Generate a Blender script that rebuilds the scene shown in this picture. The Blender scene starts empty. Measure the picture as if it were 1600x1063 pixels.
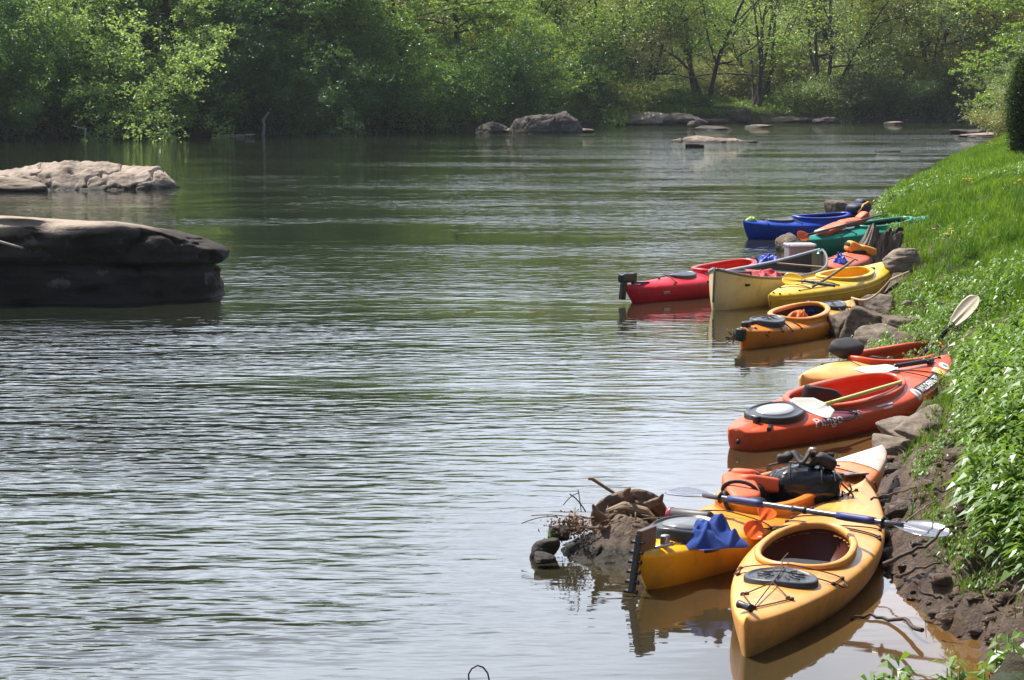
import bpy, bmesh, math, random
import time
T0 = time.time()
import numpy as np
from mathutils import Vector, Matrix

SC = bpy.context.scene
COL = SC.collection
PI = math.pi
rng = np.random.default_rng(11)
random.seed(5)

print('T', round(time.time() - T0, 1))
# ------------------------------------------------------------------ camera
FPX, CAM_H, HORIZ = 3500.0, 2.65, 125.0          # focal length in photo pixels, eye height over the water
PITCH = math.atan((531.5 - HORIZ) / FPX)
cam = bpy.data.cameras.new('camera')
cam.sensor_width = 36.0
cam.lens = FPX / 1600 * 36
cam.clip_start, cam.clip_end = 0.1, 2000
camo = bpy.data.objects.new('camera', cam)
COL.objects.link(camo)
camo.location = (0, 0, CAM_H)
camo.rotation_euler = (PI / 2 - PITCH, 0, 0)
SC.camera = camo


def P(px, py, z=0.0):
    """world point at height z seen at photo pixel (px, py)"""
    dx, dy = (px - 800) / FPX, (531.5 - py) / FPX
    d = (dx, math.cos(PITCH) + dy * math.sin(PITCH), -math.sin(PITCH) + dy * math.cos(PITCH))
    k = (z - CAM_H) / d[2]
    return Vector((d[0] * k, d[1] * k, z))


def PY(px, py, Y):
    dx, dy = (px - 800) / FPX, (531.5 - py) / FPX
    d = (dx, math.cos(PITCH) + dy * math.sin(PITCH), -math.sin(PITCH) + dy * math.cos(PITCH))
    k = Y / d[1]
    return Vector((d[0] * k, Y, CAM_H + d[2] * k))


print('T', round(time.time() - T0, 1))
# ------------------------------------------------------------------ light, world
SUN_EL, SUN_AZ = math.radians(58), math.radians(-46)     # azimuth from +Y towards +X
sd = Vector((math.sin(SUN_AZ) * math.cos(SUN_EL), math.cos(SUN_AZ) * math.cos(SUN_EL), math.sin(SUN_EL)))
sun = bpy.data.lights.new('sun', 'SUN')
sun.energy, sun.angle, sun.color = 5.0, math.radians(0.5), (1.0, 0.95, 0.87)
suno = bpy.data.objects.new('sun', sun)
COL.objects.link(suno)
suno.rotation_euler = sd.to_track_quat('Z', 'Y').to_euler()
suno.location = (0, 0, 60)

w = bpy.data.worlds.new('World')
SC.world = w
w.use_nodes = True
nt = w.node_tree
bg = nt.nodes['Background']
bg.inputs['Strength'].default_value = 0.08
sky = nt.nodes.new('ShaderNodeTexSky')
sky.sky_type = 'NISHITA'
sky.sun_disc = False
sky.sun_elevation = SUN_EL
sky.sun_rotation = SUN_AZ % (2 * PI)
sky.dust_density = 2.5
tc = nt.nodes.new('ShaderNodeTexCoord')
mp = nt.nodes.new('ShaderNodeMapping')
mp.inputs['Scale'].default_value = (1.0, 1.0, 2.6)
nt.links.new(tc.outputs['Generated'], mp.inputs['Vector'])
ns = nt.nodes.new('ShaderNodeTexNoise')
ns.inputs['Scale'].default_value = 2.2
ns.inputs['Detail'].default_value = 7
ns.inputs['Roughness'].default_value = 0.55
nt.links.new(mp.outputs['Vector'], ns.inputs['Vector'])
rp = nt.nodes.new('ShaderNodeValToRGB')
rp.color_ramp.elements[0].position, rp.color_ramp.elements[1].position = 0.36, 0.60
nt.links.new(ns.outputs['Fac'], rp.inputs['Fac'])
# unseen hazy cloud bank added low ahead to brighten reflections, thinning out towards the zenith
sx = nt.nodes.new('ShaderNodeSeparateXYZ')
nt.links.new(tc.outputs['Generated'], sx.inputs['Vector'])
mr = nt.nodes.new('ShaderNodeMapRange')
mr.inputs['From Min'].default_value, mr.inputs['From Max'].default_value = 0.62, 0.28
nt.links.new(sx.outputs['Z'], mr.inputs['Value'])
mr2 = nt.nodes.new('ShaderNodeMapRange')
mr2.inputs['From Min'].default_value, mr2.inputs['From Max'].default_value = -0.2, 0.5
nt.links.new(sx.outputs['Y'], mr2.inputs['Value'])
m1 = nt.nodes.new('ShaderNodeMath'); m1.operation = 'MULTIPLY'
nt.links.new(mr.outputs['Result'], m1.inputs[0]); nt.links.new(mr2.outputs['Result'], m1.inputs[1])
m2 = nt.nodes.new('ShaderNodeMath'); m2.operation = 'MULTIPLY'
nt.links.new(rp.outputs['Color'], m2.inputs[0]); nt.links.new(m1.outputs['Value'], m2.inputs[1])
mx = nt.nodes.new('ShaderNodeMixRGB')
mx.inputs['Color2'].default_value = (19, 20.8, 24, 1)
nt.links.new(m2.outputs['Value'], mx.inputs['Fac'])
nt.links.new(sky.outputs['Color'], mx.inputs['Color1'])
nt.links.new(mx.outputs['Color'], bg.inputs['Color'])

vs = SC.view_settings
vs.view_transform, vs.look, vs.exposure, vs.gamma = 'Standard', 'None', 0.7, 1.0
SC.cycles.use_denoising = True
SC.cycles.max_bounces = 6
SC.cycles.transparent_max_bounces = 4
SC.cycles.sample_clamp_indirect = 6.0


print('T', round(time.time() - T0, 1))
# ------------------------------------------------------------------ noise
def vnoise(p, seed=0):
    p = np.asarray(p, float)
    i = np.floor(p).astype(np.int64)
    f = p - i
    f = f * f * (3 - 2 * f)

    def h(ix, iy, iz):
        n = (ix * 374761393 + iy * 668265263 + iz * 2147483647 + seed * 974634777) & 0xFFFFFFFF
        n = ((n ^ (n >> 13)) * 1274126177) & 0xFFFFFFFF
        n = n ^ (n >> 16)
        return (n & 0xFFFF) / 65535.0
    x, y, z = i[..., 0], i[..., 1], i[..., 2]
    fx, fy, fz = f[..., 0], f[..., 1], f[..., 2]
    r = 0
    for a in (0, 1):
        for b in (0, 1):
            for c in (0, 1):
                r = r + h(x + a, y + b, z + c) * (fx if a else 1 - fx) * (fy if b else 1 - fy) * (fz if c else 1 - fz)
    return r * 2 - 1


def fbm(p, octv=4, seed=0, gain=0.5):
    p = np.asarray(p, float)
    r, a = 0, 1.0
    for k in range(octv):
        r = r + a * vnoise(p * 2.0 ** k + 17.3 * k, seed + k)
        a *= gain
    return r


def sstep(x, a, b):
    t = np.clip((np.asarray(x, float) - a) / (b - a), 0, 1)
    return t * t * (3 - 2 * t)


print('T', round(time.time() - T0, 1))
# ------------------------------------------------------------------ mesh helpers
def tag(o, label=None, cat=None, group=None, kind=None):
    if label: o['label'] = label
    if cat: o['category'] = cat
    if group: o['group'] = group
    if kind: o['kind'] = kind
    return o


def thing(name, label, cat, mat=None, group=None):
    o = bpy.data.objects.new(name, None)
    COL.objects.link(o)
    o.empty_display_size = 0.2
    if mat is not None: o.matrix_world = mat
    return tag(o, label, cat, group)


def link(name, me, mat, parent=None, label=None):
    if mat is not None and not len(me.materials):
        for m in (mat if isinstance(mat, (list, tuple)) else [mat]): me.materials.append(m)
    o = bpy.data.objects.new(name, me)
    COL.objects.link(o)
    if parent is not None: o.parent = parent
    if label: o['label'] = label
    return o


def mesh_np(name, V, quads=None, tris=None, smooth=True, attrs=None):
    V = np.asarray(V, np.float32)
    me = bpy.data.meshes.new(name)
    nq = 0 if quads is None else len(quads)
    nt_ = 0 if tris is None else len(tris)
    idx, st, tot = [], [], []
    if nq:
        idx.append(np.asarray(quads, np.int32).ravel()); st.append(np.arange(nq) * 4); tot.append(np.full(nq, 4))
    if nt_:
        idx.append(np.asarray(tris, np.int32).ravel()); st.append(nq * 4 + np.arange(nt_) * 3); tot.append(np.full(nt_, 3))
    idx = np.concatenate(idx); st = np.concatenate(st).astype(np.int32)
    me.vertices.add(len(V)); me.vertices.foreach_set('co', V.ravel())
    me.loops.add(len(idx)); me.loops.foreach_set('vertex_index', idx)
    me.polygons.add(len(st)); me.polygons.foreach_set('loop_start', st)
    me.polygons.foreach_set('use_smooth', np.full(len(st), bool(smooth)))
    if attrs:
        for k, a in attrs.items():
            at = me.attributes.new(k, 'FLOAT', 'POINT')
            at.data.foreach_set('value', np.asarray(a, np.float32).ravel())
    me.update(calc_edges=True)
    me.validate()
    return me


def grid_quads(nu, nv, cu=False, cv=False):
    """indices of a nu x nv grid (u major); cu/cv close that direction"""
    i = np.arange(nu if cu else nu - 1)[:, None]; j = np.arange(nv if cv else nv - 1)[None, :]
    i2, j2 = (i + 1) % nu, (j + 1) % nv
    return np.stack(np.broadcast_arrays(i * nv + j, i2 * nv + j, i2 * nv + j2, i * nv + j2), -1).reshape(-1, 4)


class MB:
    """collects pieces into one mesh"""
    def __init__(s):
        s.V, s.Q, s.T, s.n = [], [], [], 0

    def add(s, V, quads=None, tris=None):
        V = np.asarray(V, float).reshape(-1, 3)
        if quads is not None and len(quads): s.Q.append(np.asarray(quads) + s.n)
        if tris is not None and len(tris): s.T.append(np.asarray(tris) + s.n)
        s.V.append(V); s.n += len(V)
        return s

    def grid(s, G, cu=False, cv=False):
        nu, nv = G.shape[:2]
        return s.add(G.reshape(-1, 3), grid_quads(nu, nv, cu, cv))

    def tube(s, pts, r, n=8, cap=True, closed=False, flat=1.0):
        pts = np.asarray(pts, float); m = len(pts)
        r = np.broadcast_to(np.asarray(r, float), (m,))
        tg = np.gradient(pts, axis=0)
        if closed: tg = np.roll(pts, -1, 0) - np.roll(pts, 1, 0)
        tg /= np.linalg.norm(tg, axis=1)[:, None] + 1e-9
        up = np.array([0, 0, 1.0]) if abs(tg[0, 2]) < 0.9 else np.array([1.0, 0, 0])
        rows = []
        a = np.linspace(0, 2 * PI, n, endpoint=False)
        for k in range(m):
            sd_ = np.cross(tg[k], up); ln = np.linalg.norm(sd_)
            if ln < 1e-4: sd_ = np.cross(tg[k], [0, 1.0, 0.1]); ln = np.linalg.norm(sd_)
            sd_ /= ln
            u2 = np.cross(sd_, tg[k])
            up = u2
            rows.append(pts[k] + r[k] * (np.cos(a)[:, None] * sd_ + flat * np.sin(a)[:, None] * u2))
        G = np.array(rows)
        base = s.n
        s.grid(G, cu=closed, cv=True)
        if cap and not closed:
            for row in (0, m - 1):
                c = s.n
                s.add([pts[row]])
                ids = base + row * n + np.arange(n)
                s.T.append(np.stack([np.full(n, c), ids if row else np.roll(ids, -1), np.roll(ids, -1) if row else ids], 1))
        return s

    def box(s, c, size, M=None, taper=1.0):
        x, y, z = np.array(size) / 2
        V = np.array([(sx * x * (taper if sz > 0 else 1), sy * y * (taper if sz > 0 else 1), sz * z) for sz in (-1, 1) for sx, sy in ((-1, -1), (1, -1), (1, 1), (-1, 1))])
        if M is not None: V = V @ np.array(M.to_3x3()).T
        return s.add(V + np.array(c), [(3, 2, 1, 0), (4, 5, 6, 7), (0, 1, 5, 4), (1, 2, 6, 5), (2, 3, 7, 6), (3, 0, 4, 7)])

    def pad(s, c, size, M=None, p=0.35, nu=20, nv=12):
        """a soft rounded block (superellipsoid)"""
        u = np.linspace(0, 2 * PI, nu, endpoint=False)[:, None]; v = np.linspace(-PI / 2, PI / 2, nv)[None, :]
        f = lambda t: np.sign(t) * np.abs(t) ** p
        V = np.stack(np.broadcast_arrays(f(np.cos(u)) * f(np.cos(v)), f(np.sin(u)) * f(np.cos(v)), f(np.sin(v)) + 0 * u), -1) * np.array(size) / 2
        V = V.reshape(-1, 3)
        if M is not None: V = V @ np.array(M.to_3x3()).T
        return s.add(V + np.array(c), grid_quads(nu, nv, cu=True))

    def build(s, name, mat, parent=None, smooth=True, label=None, bevel=0, weld=True):
        me = mesh_np(name, np.concatenate(s.V), np.concatenate(s.Q) if s.Q else None, np.concatenate(s.T) if s.T else None, smooth)
        if weld or bevel:
            bm = bmesh.new(); bm.from_mesh(me)
            bmesh.ops.remove_doubles(bm, verts=bm.verts, dist=1e-5)
            if bevel:
                bmesh.ops.bevel(bm, geom=bm.edges[:], offset=bevel, segments=2, affect='EDGES', profile=0.6)
            bmesh.ops.recalc_face_normals(bm, faces=bm.faces)
            for f in bm.faces: f.smooth = smooth
            bm.to_mesh(me); bm.free()
        return link(name, me, mat, parent, label)


print('T', round(time.time() - T0, 1))
# ------------------------------------------------------------------ materials
def new_mat(name):
    m = bpy.data.materials.new(name); m.use_nodes = True
    n = m.node_tree
    return m, n, n.nodes['Principled BSDF']


def N(n, t, **kw):
    x = n.nodes.new(t)
    for k, v in kw.items():
        if k.startswith('_'): setattr(x, k[1:], v)
        else: x.inputs[k.replace('__', ' ')].default_value = v
    return x


def noise_n(n, scale, detail=4, vec=None, rough=0.5, coord='Object', stretch=None):
    if vec is None:
        c = n.nodes.new('ShaderNodeTexCoord'); vec = c.outputs[coord]
    if stretch:
        mp_ = N(n, 'ShaderNodeMapping'); mp_.inputs['Scale'].default_value = stretch
        n.links.new(vec, mp_.inputs['Vector']); vec = mp_.outputs['Vector']
    x = N(n, 'ShaderNodeTexNoise', Scale=scale, Detail=detail, Roughness=rough)
    n.links.new(vec, x.inputs['Vector'])
    return x.outputs['Fac']


def ramp(n, fac, stops):
    r = n.nodes.new('ShaderNodeValToRGB')
    e = r.color_ramp.elements
    while len(e) < len(stops): e.new(0.5)
    for k, (p, c) in enumerate(stops):
        e[k].position = p; e[k].color = (*c, 1) if len(c) == 3 else c
    n.links.new(fac, r.inputs['Fac'])
    return r.outputs['Color']


def mixc(n, fac, a, b, mode='MIX'):
    x = n.nodes.new('ShaderNodeMixRGB'); x.blend_type = mode
    for sock, v in ((x.inputs['Fac'], fac), (x.inputs['Color1'], a), (x.inputs['Color2'], b)):
        if hasattr(v, 'links'): n.links.new(v, sock)
        elif isinstance(v, (int, float)): sock.default_value = v
        else: sock.default_value = (*v, 1)
    return x.outputs['Color']


def math_n(n, op, a, b=None, clamp=False):
    x = n.nodes.new('ShaderNodeMath'); x.operation = op; x.use_clamp = clamp
    for k, v in enumerate((a, b)):
        if v is None: continue
        if hasattr(v, 'links'): n.links.new(v, x.inputs[k])
        else: x.inputs[k].default_value = v
    return x.outputs['Value']


def bump(n, bsdf, height, strength=0.5, dist=0.01):
    b = N(n, 'ShaderNodeBump', Strength=strength, Distance=dist)
    n.links.new(height, b.inputs['Height'])
    n.links.new(b.outputs['Normal'], bsdf.inputs['Normal'])
    return b


def plastic(name, c, rough=0.34, dirt=0.25, c2=None, span=None, sub=0.0):
    """moulded hull plastic with scuffs; c2 fades in along local x over span"""
    m, n, b = new_mat(name)
    base = c
    if c2 is not None:
        t = n.nodes.new('ShaderNodeTexCoord'); s_ = n.nodes.new('ShaderNodeSeparateXYZ')
        n.links.new(t.outputs['Object'], s_.inputs['Vector'])
        k = N(n, 'ShaderNodeMapRange'); k.inputs['From Min'].default_value, k.inputs['From Max'].default_value = span
        n.links.new(math_n(n, 'ADD', s_.outputs['X'], math_n(n, 'MULTIPLY', noise_n(n, 2.3, 3), 0.5)), k.inputs['Value'])
        base = mixc(n, k.outputs['Result'], c, c2)
    sc = ramp(n, noise_n(n, 6, 8, rough=0.65), [(0.50, (0, 0, 0)), (0.72, (1, 1, 1))])
    tex = n.nodes.new('ShaderNodeTexCoord')
    scr = ramp(n, noise_n(n, 30, 3, tex.outputs['Object'], 0.6, stretch=(0.06, 1.0, 1.6)), [(0.60, (0, 0, 0)), (0.66, (1, 1, 1))])
    base = mixc(n, math_n(n, 'MULTIPLY', scr, 0.22), base, tuple(min(1, v * 0.6 + 0.32) for v in c))
    fade = ramp(n, noise_n(n, 1.7, 4, tex.outputs['Object'], 0.6), [(0.35, (0.84, 0.84, 0.84)), (0.65, (1.08, 1.08, 1.08))])
    base = mixc(n, 1.0, base, fade, 'MULTIPLY')
    col = mixc(n, math_n(n, 'MULTIPLY', sc, min(0.75, dirt * 1.7)), base, (0.16, 0.11, 0.07))
    n.links.new(col, b.inputs['Base Color'])
    r_ = math_n(n, 'ADD', math_n(n, 'MULTIPLY', noise_n(n, 14, 4), 0.18), rough - 0.09)
    n.links.new(r_, b.inputs['Roughness'])
    b.inputs['Specular IOR Level'].default_value = 0.45
    bump(n, b, noise_n(n, 55, 3, stretch=(0.2, 1, 1)), 0.12, 0.003)
    return m


def simple(name, c, rough=0.5, metal=0.0, nz=0.2, scale=20, bmp=0.0, trans=0.0, sheen=0.0):
    m, n, b = new_mat(name)
    f = noise_n(n, scale, 5)
    col = mixc(n, f, tuple(v * (1 - nz) for v in c), tuple(min(1, v * (1 + nz)) for v in c))
    n.links.new(col, b.inputs['Base Color'])
    b.inputs['Roughness'].default_value = rough
    b.inputs['Metallic'].default_value = metal
    if trans: b.inputs['Transmission Weight'].default_value = trans
    if sheen: b.inputs['Sheen Weight'].default_value = sheen
    if bmp: bump(n, b, noise_n(n, scale * 2, 5), bmp, 0.01)
    return m


def leafmat(name, dark, light, trans=0.5, objcol=False, gloss=0.12):
    """thin leaves: diffuse plus light coming through, each leaf its own tint"""
    m = bpy.data.materials.new(name); m.use_nodes = True
    n = m.node_tree; n.nodes.clear()
    out = n.nodes.new('ShaderNodeOutputMaterial')
    at = N(n, 'ShaderNodeAttribute', _attribute_name='var')
    col = mixc(n, at.outputs['Fac'], dark, light)
    if objcol:
        oi = n.nodes.new('ShaderNodeObjectInfo')
        col = mixc(n, 1.0, col, oi.outputs['Color'], 'MULTIPLY')
    d = n.nodes.new('ShaderNodeBsdfDiffuse'); t = n.nodes.new('ShaderNodeBsdfTranslucent')
    n.links.new(col, d.inputs['Color'])
    tcol = mixc(n, 1.0, col, (1.18, 1.12, 0.68), 'MULTIPLY')
    n.links.new(tcol, t.inputs['Color'])
    ms = N(n, 'ShaderNodeMixShader', Fac=trans)
    n.links.new(d.outputs[0], ms.inputs[1]); n.links.new(t.outputs[0], ms.inputs[2])
    g = N(n, 'ShaderNodeBsdfGlossy', Roughness=0.42)
    g.inputs['Color'].default_value = (0.9, 0.95, 1, 1)
    ms2 = N(n, 'ShaderNodeMixShader', Fac=gloss * 0.5)
    n.links.new(ms.outputs[0], ms2.inputs[1]); n.links.new(g.outputs[0], ms2.inputs[2])
    n.links.new(ms2.outputs[0], out.inputs['Surface'])
    return m


def rockmat(name, pale, dark, wet=0.12, scale=1.0, stretch=(1, 1, 2.4), brow=None):
    m, n, b = new_mat(name)
    c = n.nodes.new('ShaderNodeTexCoord')
    a = noise_n(n, 1.6 * scale, 9, c.outputs['Object'], 0.62, stretch=stretch)
    col = ramp(n, a, [(0.28, dark), (0.5, tuple((p + d) / 2 for p, d in zip(pale, dark))), (0.72, pale)])
    sp = ramp(n, noise_n(n, 9 * scale, 6, c.outputs['Object'], 0.7), [(0.56, (0, 0, 0)), (0.70, (1, 1, 1))])
    col = mixc(n, math_n(n, 'MULTIPLY', sp, 0.55), col, (0.05, 0.05, 0.045))
    lich = ramp(n, noise_n(n, 3.1 * scale, 7, c.outputs['Object'], 0.6), [(0.60, (0, 0, 0)), (0.68, (1, 1, 1))])
    col = mixc(n, math_n(n, 'MULTIPLY', lich, 0.35), col, (0.34, 0.30, 0.25))
    # the band the river keeps wet
    g = n.nodes.new('ShaderNodeNewGeometry'); s_ = n.nodes.new('ShaderNodeSeparateXYZ')
    n.links.new(g.outputs['Position'], s_.inputs['Vector'])
    wz = math_n(n, 'ADD', s_.outputs['Z'], math_n(n, 'MULTIPLY', noise_n(n, 2.5, 4, c.outputs['Object']), -wet))
    k = N(n, 'ShaderNodeMapRange'); k.inputs['From Min'].default_value, k.inputs['From Max'].default_value = wet * 0.75, wet * 0.1
    n.links.new(wz, k.inputs['Value'])
    col = mixc(n, k.outputs['Result'], col, (0.028, 0.022, 0.016))
    if brow is not None:      # sunlight on the brow painted as a paler tone above this height
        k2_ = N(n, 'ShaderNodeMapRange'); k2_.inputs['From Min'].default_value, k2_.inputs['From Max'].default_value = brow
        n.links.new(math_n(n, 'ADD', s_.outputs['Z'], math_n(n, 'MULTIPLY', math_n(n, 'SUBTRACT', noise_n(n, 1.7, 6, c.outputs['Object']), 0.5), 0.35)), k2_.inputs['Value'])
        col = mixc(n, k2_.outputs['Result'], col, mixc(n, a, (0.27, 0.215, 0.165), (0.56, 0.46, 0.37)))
    n.links.new(col, b.inputs['Base Color'])
    ro = math_n(n, 'SUBTRACT', 0.88, math_n(n, 'MULTIPLY', k.outputs['Result'], 0.25))
    n.links.new(ro, b.inputs['Roughness'])
    b.inputs['Specular IOR Level'].default_value = 0.25
    h = math_n(n, 'ADD', noise_n(n, 7 * scale, 10, c.outputs['Object'], 0.68), math_n(n, 'MULTIPLY', a, 1.5))
    bump(n, b, h, 0.8, 0.05 / scale)
    return m


M = {}
M['black'] = simple('black_plastic', (0.018, 0.018, 0.02), 0.42, nz=0.3)
M['hatch'] = simple('grey_black_rubber', (0.045, 0.048, 0.055), 0.40, nz=0.3, scale=30, bmp=0.15)
M['rubber'] = simple('black_rubber_hatch', (0.03, 0.032, 0.036), 0.34, nz=0.25, scale=25)
M['hatch_pale'] = simple('pale_grey_panel', (0.42, 0.43, 0.46), 0.35, nz=0.12)
M['cord'] = simple('black_cord', (0.02, 0.017, 0.016), 0.7)
M['cord_brown'] = simple('dark_red_brown_cord', (0.07, 0.025, 0.015), 0.7)
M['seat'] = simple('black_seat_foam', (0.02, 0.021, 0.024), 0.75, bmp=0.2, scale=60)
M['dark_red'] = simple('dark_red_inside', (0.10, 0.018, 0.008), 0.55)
M['metal'] = simple('grey_metal', (0.35, 0.34, 0.33), 0.35, 0.8)
M['alu'] = simple('grey_aluminium', (0.42, 0.43, 0.45), 0.35, 0.5)
M['white'] = simple('white_print', (0.75, 0.75, 0.75), 0.5, nz=0.05)
M['grey_print'] = simple('grey_print', (0.30, 0.31, 0.34), 0.5, nz=0.1)
M['blue_print'] = simple('blue_grey_print', (0.16, 0.18, 0.33), 0.5, nz=0.1)
M['purple_print'] = simple('dull_purple_print', (0.26, 0.08, 0.12), 0.5, nz=0.1)
M['yellow_print'] = simple('yellow_print', (0.75, 0.55, 0.02), 0.5, nz=0.05)
M['ink'] = simple('black_ink', (0.03, 0.03, 0.03), 0.6)


print('T', round(time.time() - T0, 1))
# ------------------------------------------------------------------ river edges and banks
def polyline(pts, n=400):
    pts = np.array([tuple(p)[:2] for p in pts], float)
    t = np.r_[0, np.cumsum(np.linalg.norm(np.diff(pts, axis=0), axis=1))]
    # light Chaikin smoothing
    for _ in range(1):
        q = [pts[0]]
        for a, b in zip(pts[:-1], pts[1:]):
            q += [a * 0.75 + b * 0.25, a * 0.25 + b * 0.75]
        q.append(pts[-1]); pts = np.array(q)
    return pts


def sdist(XY, line):
    """signed distance to a polyline, positive on its right-hand side"""
    XY = np.asarray(XY, float); shp = XY.shape[:-1]; X = XY.reshape(-1, 2)
    best = np.full(len(X), 1e9); sg = np.zeros(len(X))
    for a, b in zip(line[:-1], line[1:]):
        d = b - a; L2 = d @ d
        if L2 < 1e-12: continue
        t = np.clip(((X - a) @ d) / L2, 0, 1)
        q = X - (a + t[:, None] * d)
        dd = (q ** 2).sum(1)
        s_ = np.sign(d[1] * q[:, 0] - d[0] * q[:, 1])
        mk = dd < best
        best = np.where(mk, dd, best); sg = np.where(mk, s_, sg)
    return (np.sqrt(best) * sg).reshape(shp)


near_pts = [(-30, -1.0), (-8, 4.2), (-1.5, 6.3), (0.6, 7.4), (1.75, 8.7), (2.16, 9.71), (2.10, 10.6), (1.98, 11.3), (2.08, 12.66), (2.37, 14.5), (2.76, 16.04),
            (3.25, 17.9), (3.50, 20.0), (3.58, 22.2), (3.95, 24.8), (4.75, 28.0), (5.0, 31.5), (5.4, 34.5), (6.15, 40.0), (7.6, 47.0), (9.6, 54.0), (12.0, 64.5), (16.4, 81.4), (21.2, 96.6), (24.5, 107.0), (40, 124), (80, 150)]
NEAR = polyline(near_pts)
far_pts = [(-90, 70), (-45, 88), (-23, 100.8), (-15.2, 106.5), (-6.5, 114.3), (-3.3, 117.2), (2.5, 127), (7.7, 136), (20.2, 142.5), (34, 146), (90, 160)]
FAR = polyline(far_pts)
_f = [FAR[0]]
for _a, _b in zip(FAR[:-1], FAR[1:]):
    _m = max(1, int(np.linalg.norm(_b - _a) / 1.3))
    _f += [_a + (_b - _a) * (_k + 1) / _m for _k in range(_m)]
FAR = np.array(_f)
FAR[:, 1] += 0.55 * fbm(np.stack([FAR[:, 0] * 0.33, 0 * FAR[:, 0], 0 * FAR[:, 0]], -1), 3, 91)


def bank_z(X, Y, d=None):
    X, Y = np.asarray(X, float), np.asarray(Y, float)
    if d is None: d = sdist(np.stack([X, Y], -1), NEAR)
    n1 = fbm(np.stack([X * 0.9, Y * 0.6, 0 * X], -1), 3, 3)
    dd = d + 0.10 * n1 * sstep(d, 0.0, 0.6)
    near = np.interp(dd, [-3, -0.6, 0, 0.12, 0.35, 0.6, 0.95, 2, 4, 9, 40], [-1.2, -0.22, -0.015, 0.10, 0.28, 0.50, 0.66, 1.0, 1.22, 1.35, 1.6])
    far = np.interp(dd, [-3, -0.6, 0, 0.2, 0.5, 1.2, 2.2, 4, 9, 40], [-1.2, -0.22, -0.015, 0.14, 0.30, 0.58, 0.92, 1.25, 1.40, 2.2])
    k = sstep(Y, 16, 22)
    z = near * (1 - k) + far * k
    lum = (0.085 * fbm(np.stack([X * 5, Y * 5, 0 * X], -1), 5, 8, 0.6) - 0.10 * np.abs(fbm(np.stack([X * 3, Y * 2, 0 * X], -1), 3, 48)) + 0.03) * sstep(d, -0.05, 0.15) * (1 - 0.6 * sstep(d, 0.8, 1.6))
    return z + lum


def far_z(X, Y, d=None):
    X, Y = np.asarray(X, float), np.asarray(Y, float)
    if d is None: d = -sdist(np.stack([X, Y], -1), FAR)
    z = np.interp(d, [-4, 0, 0.35, 1.0, 3.0, 8.0, 30, 70, 200], [-1.5, -0.02, 0.45, 0.75, 1.1, 2.0, 10.0, 24, 40])
    # the grassy clearing on the right is lower and flatter
    fl = np.exp(-((X - 11) / 9.0) ** 2)
    z = z * (1 - 0.35 * fl * sstep(d, 0.2, 2) * (1 - sstep(d, 10, 30)))
    return z + 0.18 * fbm(np.stack([X * 0.5, Y * 0.5, 0 * X], -1), 4, 21) * sstep(d, 0, 1)


def height_grid(name, xs, ys, fz, mat, dline, sgn, cut=-4.0):
    X, Y = np.meshgrid(xs, ys, indexing='ij')
    d = sgn * sdist(np.stack([X, Y], -1), dline)
    Z = fz(X, Y, d)
    V = np.stack([X, Y, Z], -1).reshape(-1, 3)
    Q = grid_quads(len(xs), len(ys))
    keep = (d.reshape(-1)[Q] > cut).any(1)
    Q = Q[keep]
    used = np.unique(Q); mp_ = np.full(len(V), -1); mp_[used] = np.arange(len(used))
    me = mesh_np(name, V[used], mp_[Q], attrs={'inland': d.reshape(-1)[used]})
    o = link(name, me, mat)
    o['kind'] = 'structure'
    return o


# mud and turf of the near bank
mb_, n_, b_ = new_mat('muddy_bank')
at_ = N(n_, 'ShaderNodeAttribute', _attribute_name='inland')
tcg = n_.nodes.new('ShaderNodeTexCoord')
mudc = ramp(n_, noise_n(n_, 5, 9, tcg.outputs['Object'], 0.65), [(0.30, (0.04, 0.025, 0.016)), (0.5, (0.12, 0.076, 0.048)), (0.70, (0.24, 0.165, 0.11))])
turf = ramp(n_, noise_n(n_, 9, 6, tcg.outputs['Object'], 0.6), [(0.3, (0.022, 0.032, 0.009)), (0.55, (0.045, 0.065, 0.015)), (0.75, (0.09, 0.075, 0.03))])
edge = math_n(n_, 'ADD', at_.outputs['Fac'], math_n(n_, 'MULTIPLY', noise_n(n_, 2.4, 5, tcg.outputs['Object']), 0.9))
kk = N(n_, 'ShaderNodeMapRange'); kk.inputs['From Min'].default_value, kk.inputs['From Max'].default_value = 0.95, 1.35
n_.links.new(edge, kk.inputs['Value'])
colr = mixc(n_, kk.outputs['Result'], mudc, turf)
n_.links.new(colr, b_.inputs['Base Color'])
wetk = N(n_, 'ShaderNodeMapRange'); wetk.inputs['From Min'].default_value, wetk.inputs['From Max'].default_value = 0.45, 0.02
n_.links.new(at_.outputs['Fac'], wetk.inputs['Value'])
rr = math_n(n_, 'SUBTRACT', 0.85, math_n(n_, 'MULTIPLY', wetk.outputs['Result'], math_n(n_, 'MULTIPLY', noise_n(n_, 11, 3, tcg.outputs['Object']), 1.0)))
n_.links.new(rr, b_.inputs['Roughness'])
bump(n_, b_, math_n(n_, 'ADD', noise_n(n_, 14, 10, tcg.outputs['Object'], 0.7), math_n(n_, 'MULTIPLY', noise_n(n_, 60, 6, tcg.outputs['Object'], 0.7), 0.35)), 1.0, 0.07)
M['bank'] = mb_

xs = np.concatenate([np.linspace(-30, 0.5, 60), np.linspace(0.55, 4.5, 130), np.linspace(4.6, 14, 100), np.linspace(14.5, 90, 80)])
ys = np.concatenate([np.linspace(-12, 7, 40), np.linspace(7.1, 18, 230), np.linspace(18.1, 34, 170), np.linspace(34.3, 60, 90), np.linspace(61, 150, 80)])
height_grid('river_bank', xs, ys, bank_z, M['bank'], NEAR, 1)

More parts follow.
